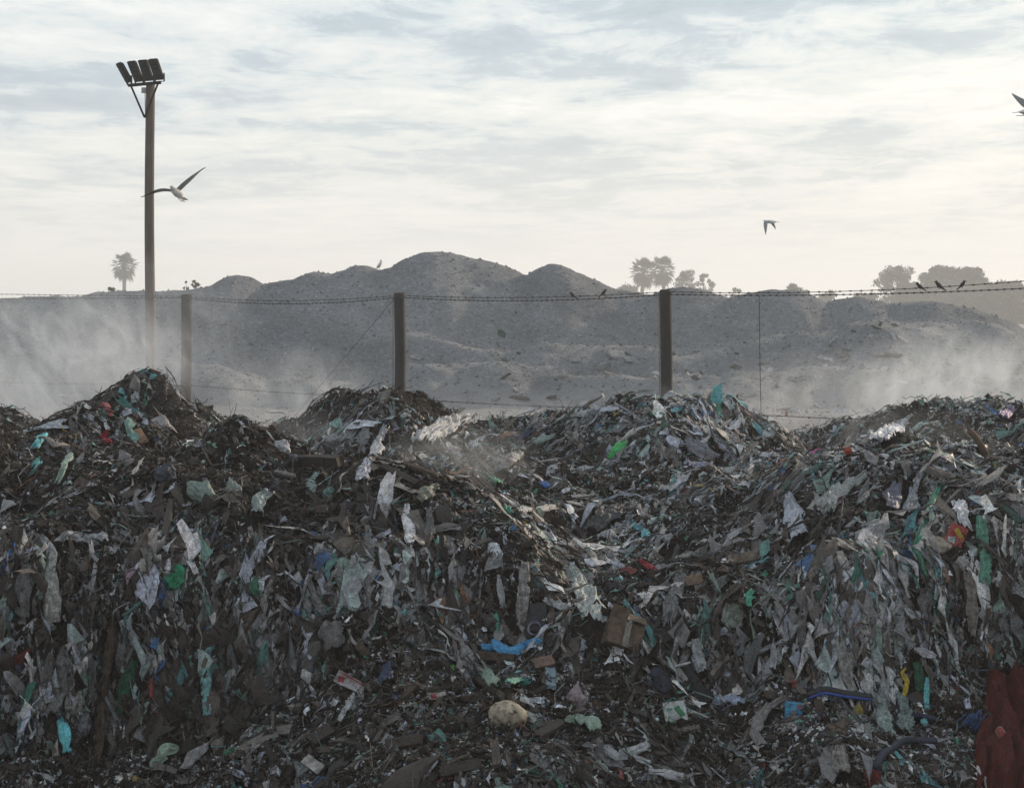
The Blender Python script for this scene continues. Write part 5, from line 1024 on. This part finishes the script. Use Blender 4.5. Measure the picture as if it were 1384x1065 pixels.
# small dark birds on the wire
def wirebird(label, px, py, d, flip, tilt, s):
    Q = PX(px, py, d); t = empty('small_bird', Q, label, 'bird', 'small dark birds on the wire')
    P = [(-.115, 0, -.075), (-.07, 0, -.035), (-.03, 0, .0), (.0, 0, .035), (.022, 0, .062), (.032, 0, .082), (.036, 0, .098), (.038, 0, .108)]
    V, f = loft(P, np.array([.010, .013, .030, .036, .028, .024, .022, .008]), np.array([.004, .007, .026, .034, .027, .024, .022, .008]), np.array([0, 1.0, 0]), 12)
    Mx = roty(tilt) * s; Mx = np.diag([flip, 1, 1]) @ Mx; ff = f if flip > 0 else [x[:, ::-1] for x in f]; mk('body', V @ Mx.T, ff, M_BLACKB, parent=t)
    V, f = loft([(.055, 0, .092), (.07, 0, .09), (.08, 0, .088)], np.array([.007, .005, .002]), np.array([.007, .005, .002]), np.array([0, 1.0, 0]), 6); mk('beak', V @ Mx.T, f if flip > 0 else [x[:, ::-1] for x in f], M_DARK, parent=t)
    V, f = tube([(-.005, .0, .0), (0, 0, -.045)], .004, 5); mk('leg', V @ Mx.T, f, M_DARK, parent=t)
wirebird('dark bird facing left on the wire between the second and third posts', 774, 400.5, 35.2, -1, .1, .78)
wirebird('dark bird facing right on the wire just left of the third post', 816, 397.5, 34.6, 1, 0, .85)
wirebird('first dark bird from the left on the rising wire at the right', 1243, 389, 30.0, -1, .15, .85)
wirebird('plumpest dark bird, in the middle of the three on the rising wire', 1269, 388, 29.8, -1, .1, .95)
wirebird('small dark bird facing right, last of the three on the rising wire', 1301, 386.5, 29.5, 1, 0, .8)

# ------------------------------------------------------------------ drifting steam and the hazy air
def steam(label, px, py, d, w, h, dep, dens, seed, slant=.0, sc=1.0):
    c_ = PX(px, py, d); V, f = ICO[3]; a, b = w / F * d / 2, h / F * d / 2
    V = V * np.array([a, dep / 2, b]); o = mk('steam', V + c_, f, None or M_STEAM(dens, a, dep / 2, b, seed, slant, sc), origin=c_); o['kind'] = 'stuff'; o['label'] = label; o['category'] = 'steam'; return o
def M_STEAM(dens, a, d_, b, seed, slant, sc):
    m = bpy.data.materials.new('steam'); m.use_nodes = True; t = m.node_tree; t.nodes.clear(); out = t.nodes.new('ShaderNodeOutputMaterial'); vol = t.nodes.new('ShaderNodeVolumePrincipled'); t.links.new(vol.outputs[0], out.inputs['Volume'])
    v = obc(t); sp = t.nodes.new('ShaderNodeSeparateXYZ'); t.links.new(v, sp.inputs[0])
    def sq(x, s): q = mth(t, 'DIVIDE', x, s); return mth(t, 'MULTIPLY', q, q)
    r2 = mth(t, 'ADD', mth(t, 'ADD', sq(sp.outputs[0], a), sq(sp.outputs[1], d_)), sq(sp.outputs[2], b))
    fall = mth(t, 'SUBTRACT', 1.0, r2, True)
    sh = t.nodes.new('ShaderNodeCombineXYZ'); t.links.new(mth(t, 'ADD', sp.outputs[0], mth(t, 'MULTIPLY', sp.outputs[2], slant)), sh.inputs[0]); t.links.new(sp.outputs[1], sh.inputs[1]); t.links.new(mth(t, 'MULTIPLY', sp.outputs[2], .62), sh.inputs[2])
    off = t.nodes.new('ShaderNodeVectorMath'); off.operation = 'ADD'; t.links.new(sh.outputs[0], off.inputs[0]); off.inputs[1].default_value = (seed * 3.7, seed * 1.3, 0)
    n = noise(t, off.outputs[0], 1.7 / sc, 6, .66, 1.6)
    dn = mth(t, 'MULTIPLY', mth(t, 'MULTIPLY', ramp(t, n, [(.43, 0.0), (.55, .35), (.70, 1.8)]), fall), dens)
    t.links.new(dn, vol.inputs['Density']); vol.inputs['Color'].default_value = (.90, .94, .99, 1); vol.inputs['Anisotropy'].default_value = .35
    m.cycles.volume_step_rate = 1.0
    return m
steam('thick bank of steam drifting over the left ridge', 70, 500, 29.5, 430, 250, 4.5, .80, 1, .4)
steam('thin steam trailing up past the floodlight pole', 215, 455, 31.5, 300, 260, 4.0, .20, 2, .3)
steam('steam hanging over the low ground right of the first post', 395, 535, 29.0, 260, 150, 3.5, .38, 3, .2)
steam('small puff of steam rising from the middle of the heap', 625, 622, 18.4, 230, 120, 1.5, .55, 4, .5, .5)
steam('wisps of steam drifting along the ridge by the third post', 960, 565, 22.6, 330, 110, 2.0, .28, 10, .3, .7)
steam('wisps of steam over the saddle between the middle ridges', 690, 570, 24.6, 260, 90, 2.0, .30, 11, .2, .7)
steam('thin veil of steam lying in the hollow behind the dark left mound', 400, 588, 21.2, 200, 80, 1.6, .5, 8, .3, .7)
steam('faint steam drifting off the top of the right mound', 1215, 590, 19.6, 260, 90, 1.4, .30, 9, -.3, .7)
steam('steam rising over the right ridge', 1290, 535, 27.0, 360, 220, 4.5, .85, 5, -.3)
steam('thin steam in front of the right part of the hills', 1130, 530, 32.0, 380, 130, 4.0, .24, 6, -.2)
m = bpy.data.materials.new('haze'); m.use_nodes = True; t = m.node_tree; t.nodes.clear(); out = t.nodes.new('ShaderNodeOutputMaterial'); vol = t.nodes.new('ShaderNodeVolumePrincipled'); t.links.new(vol.outputs[0], out.inputs['Volume'])
HAZE = .0011; vol.inputs['Density'].default_value = HAZE; vol.inputs['Color'].default_value = (.93, .95, .98, 1); vol.inputs['Anisotropy'].default_value = .25
V, f = boxm((0, 675, 10.6), (1900, 1750, 22.8)); o = mk('haze', V, f, m, smooth=False); o['kind'] = 'stuff'; o['label'] = 'thin hazy air over the whole site'; o['category'] = 'haze'
for o in S.objects:
    if o.parent is None and o.get('kind') == 'stuff' and 'category' not in o: o['category'] = 'litter' if 'litter' in o.name else o.name.split('_')[-1].split('.')[0]
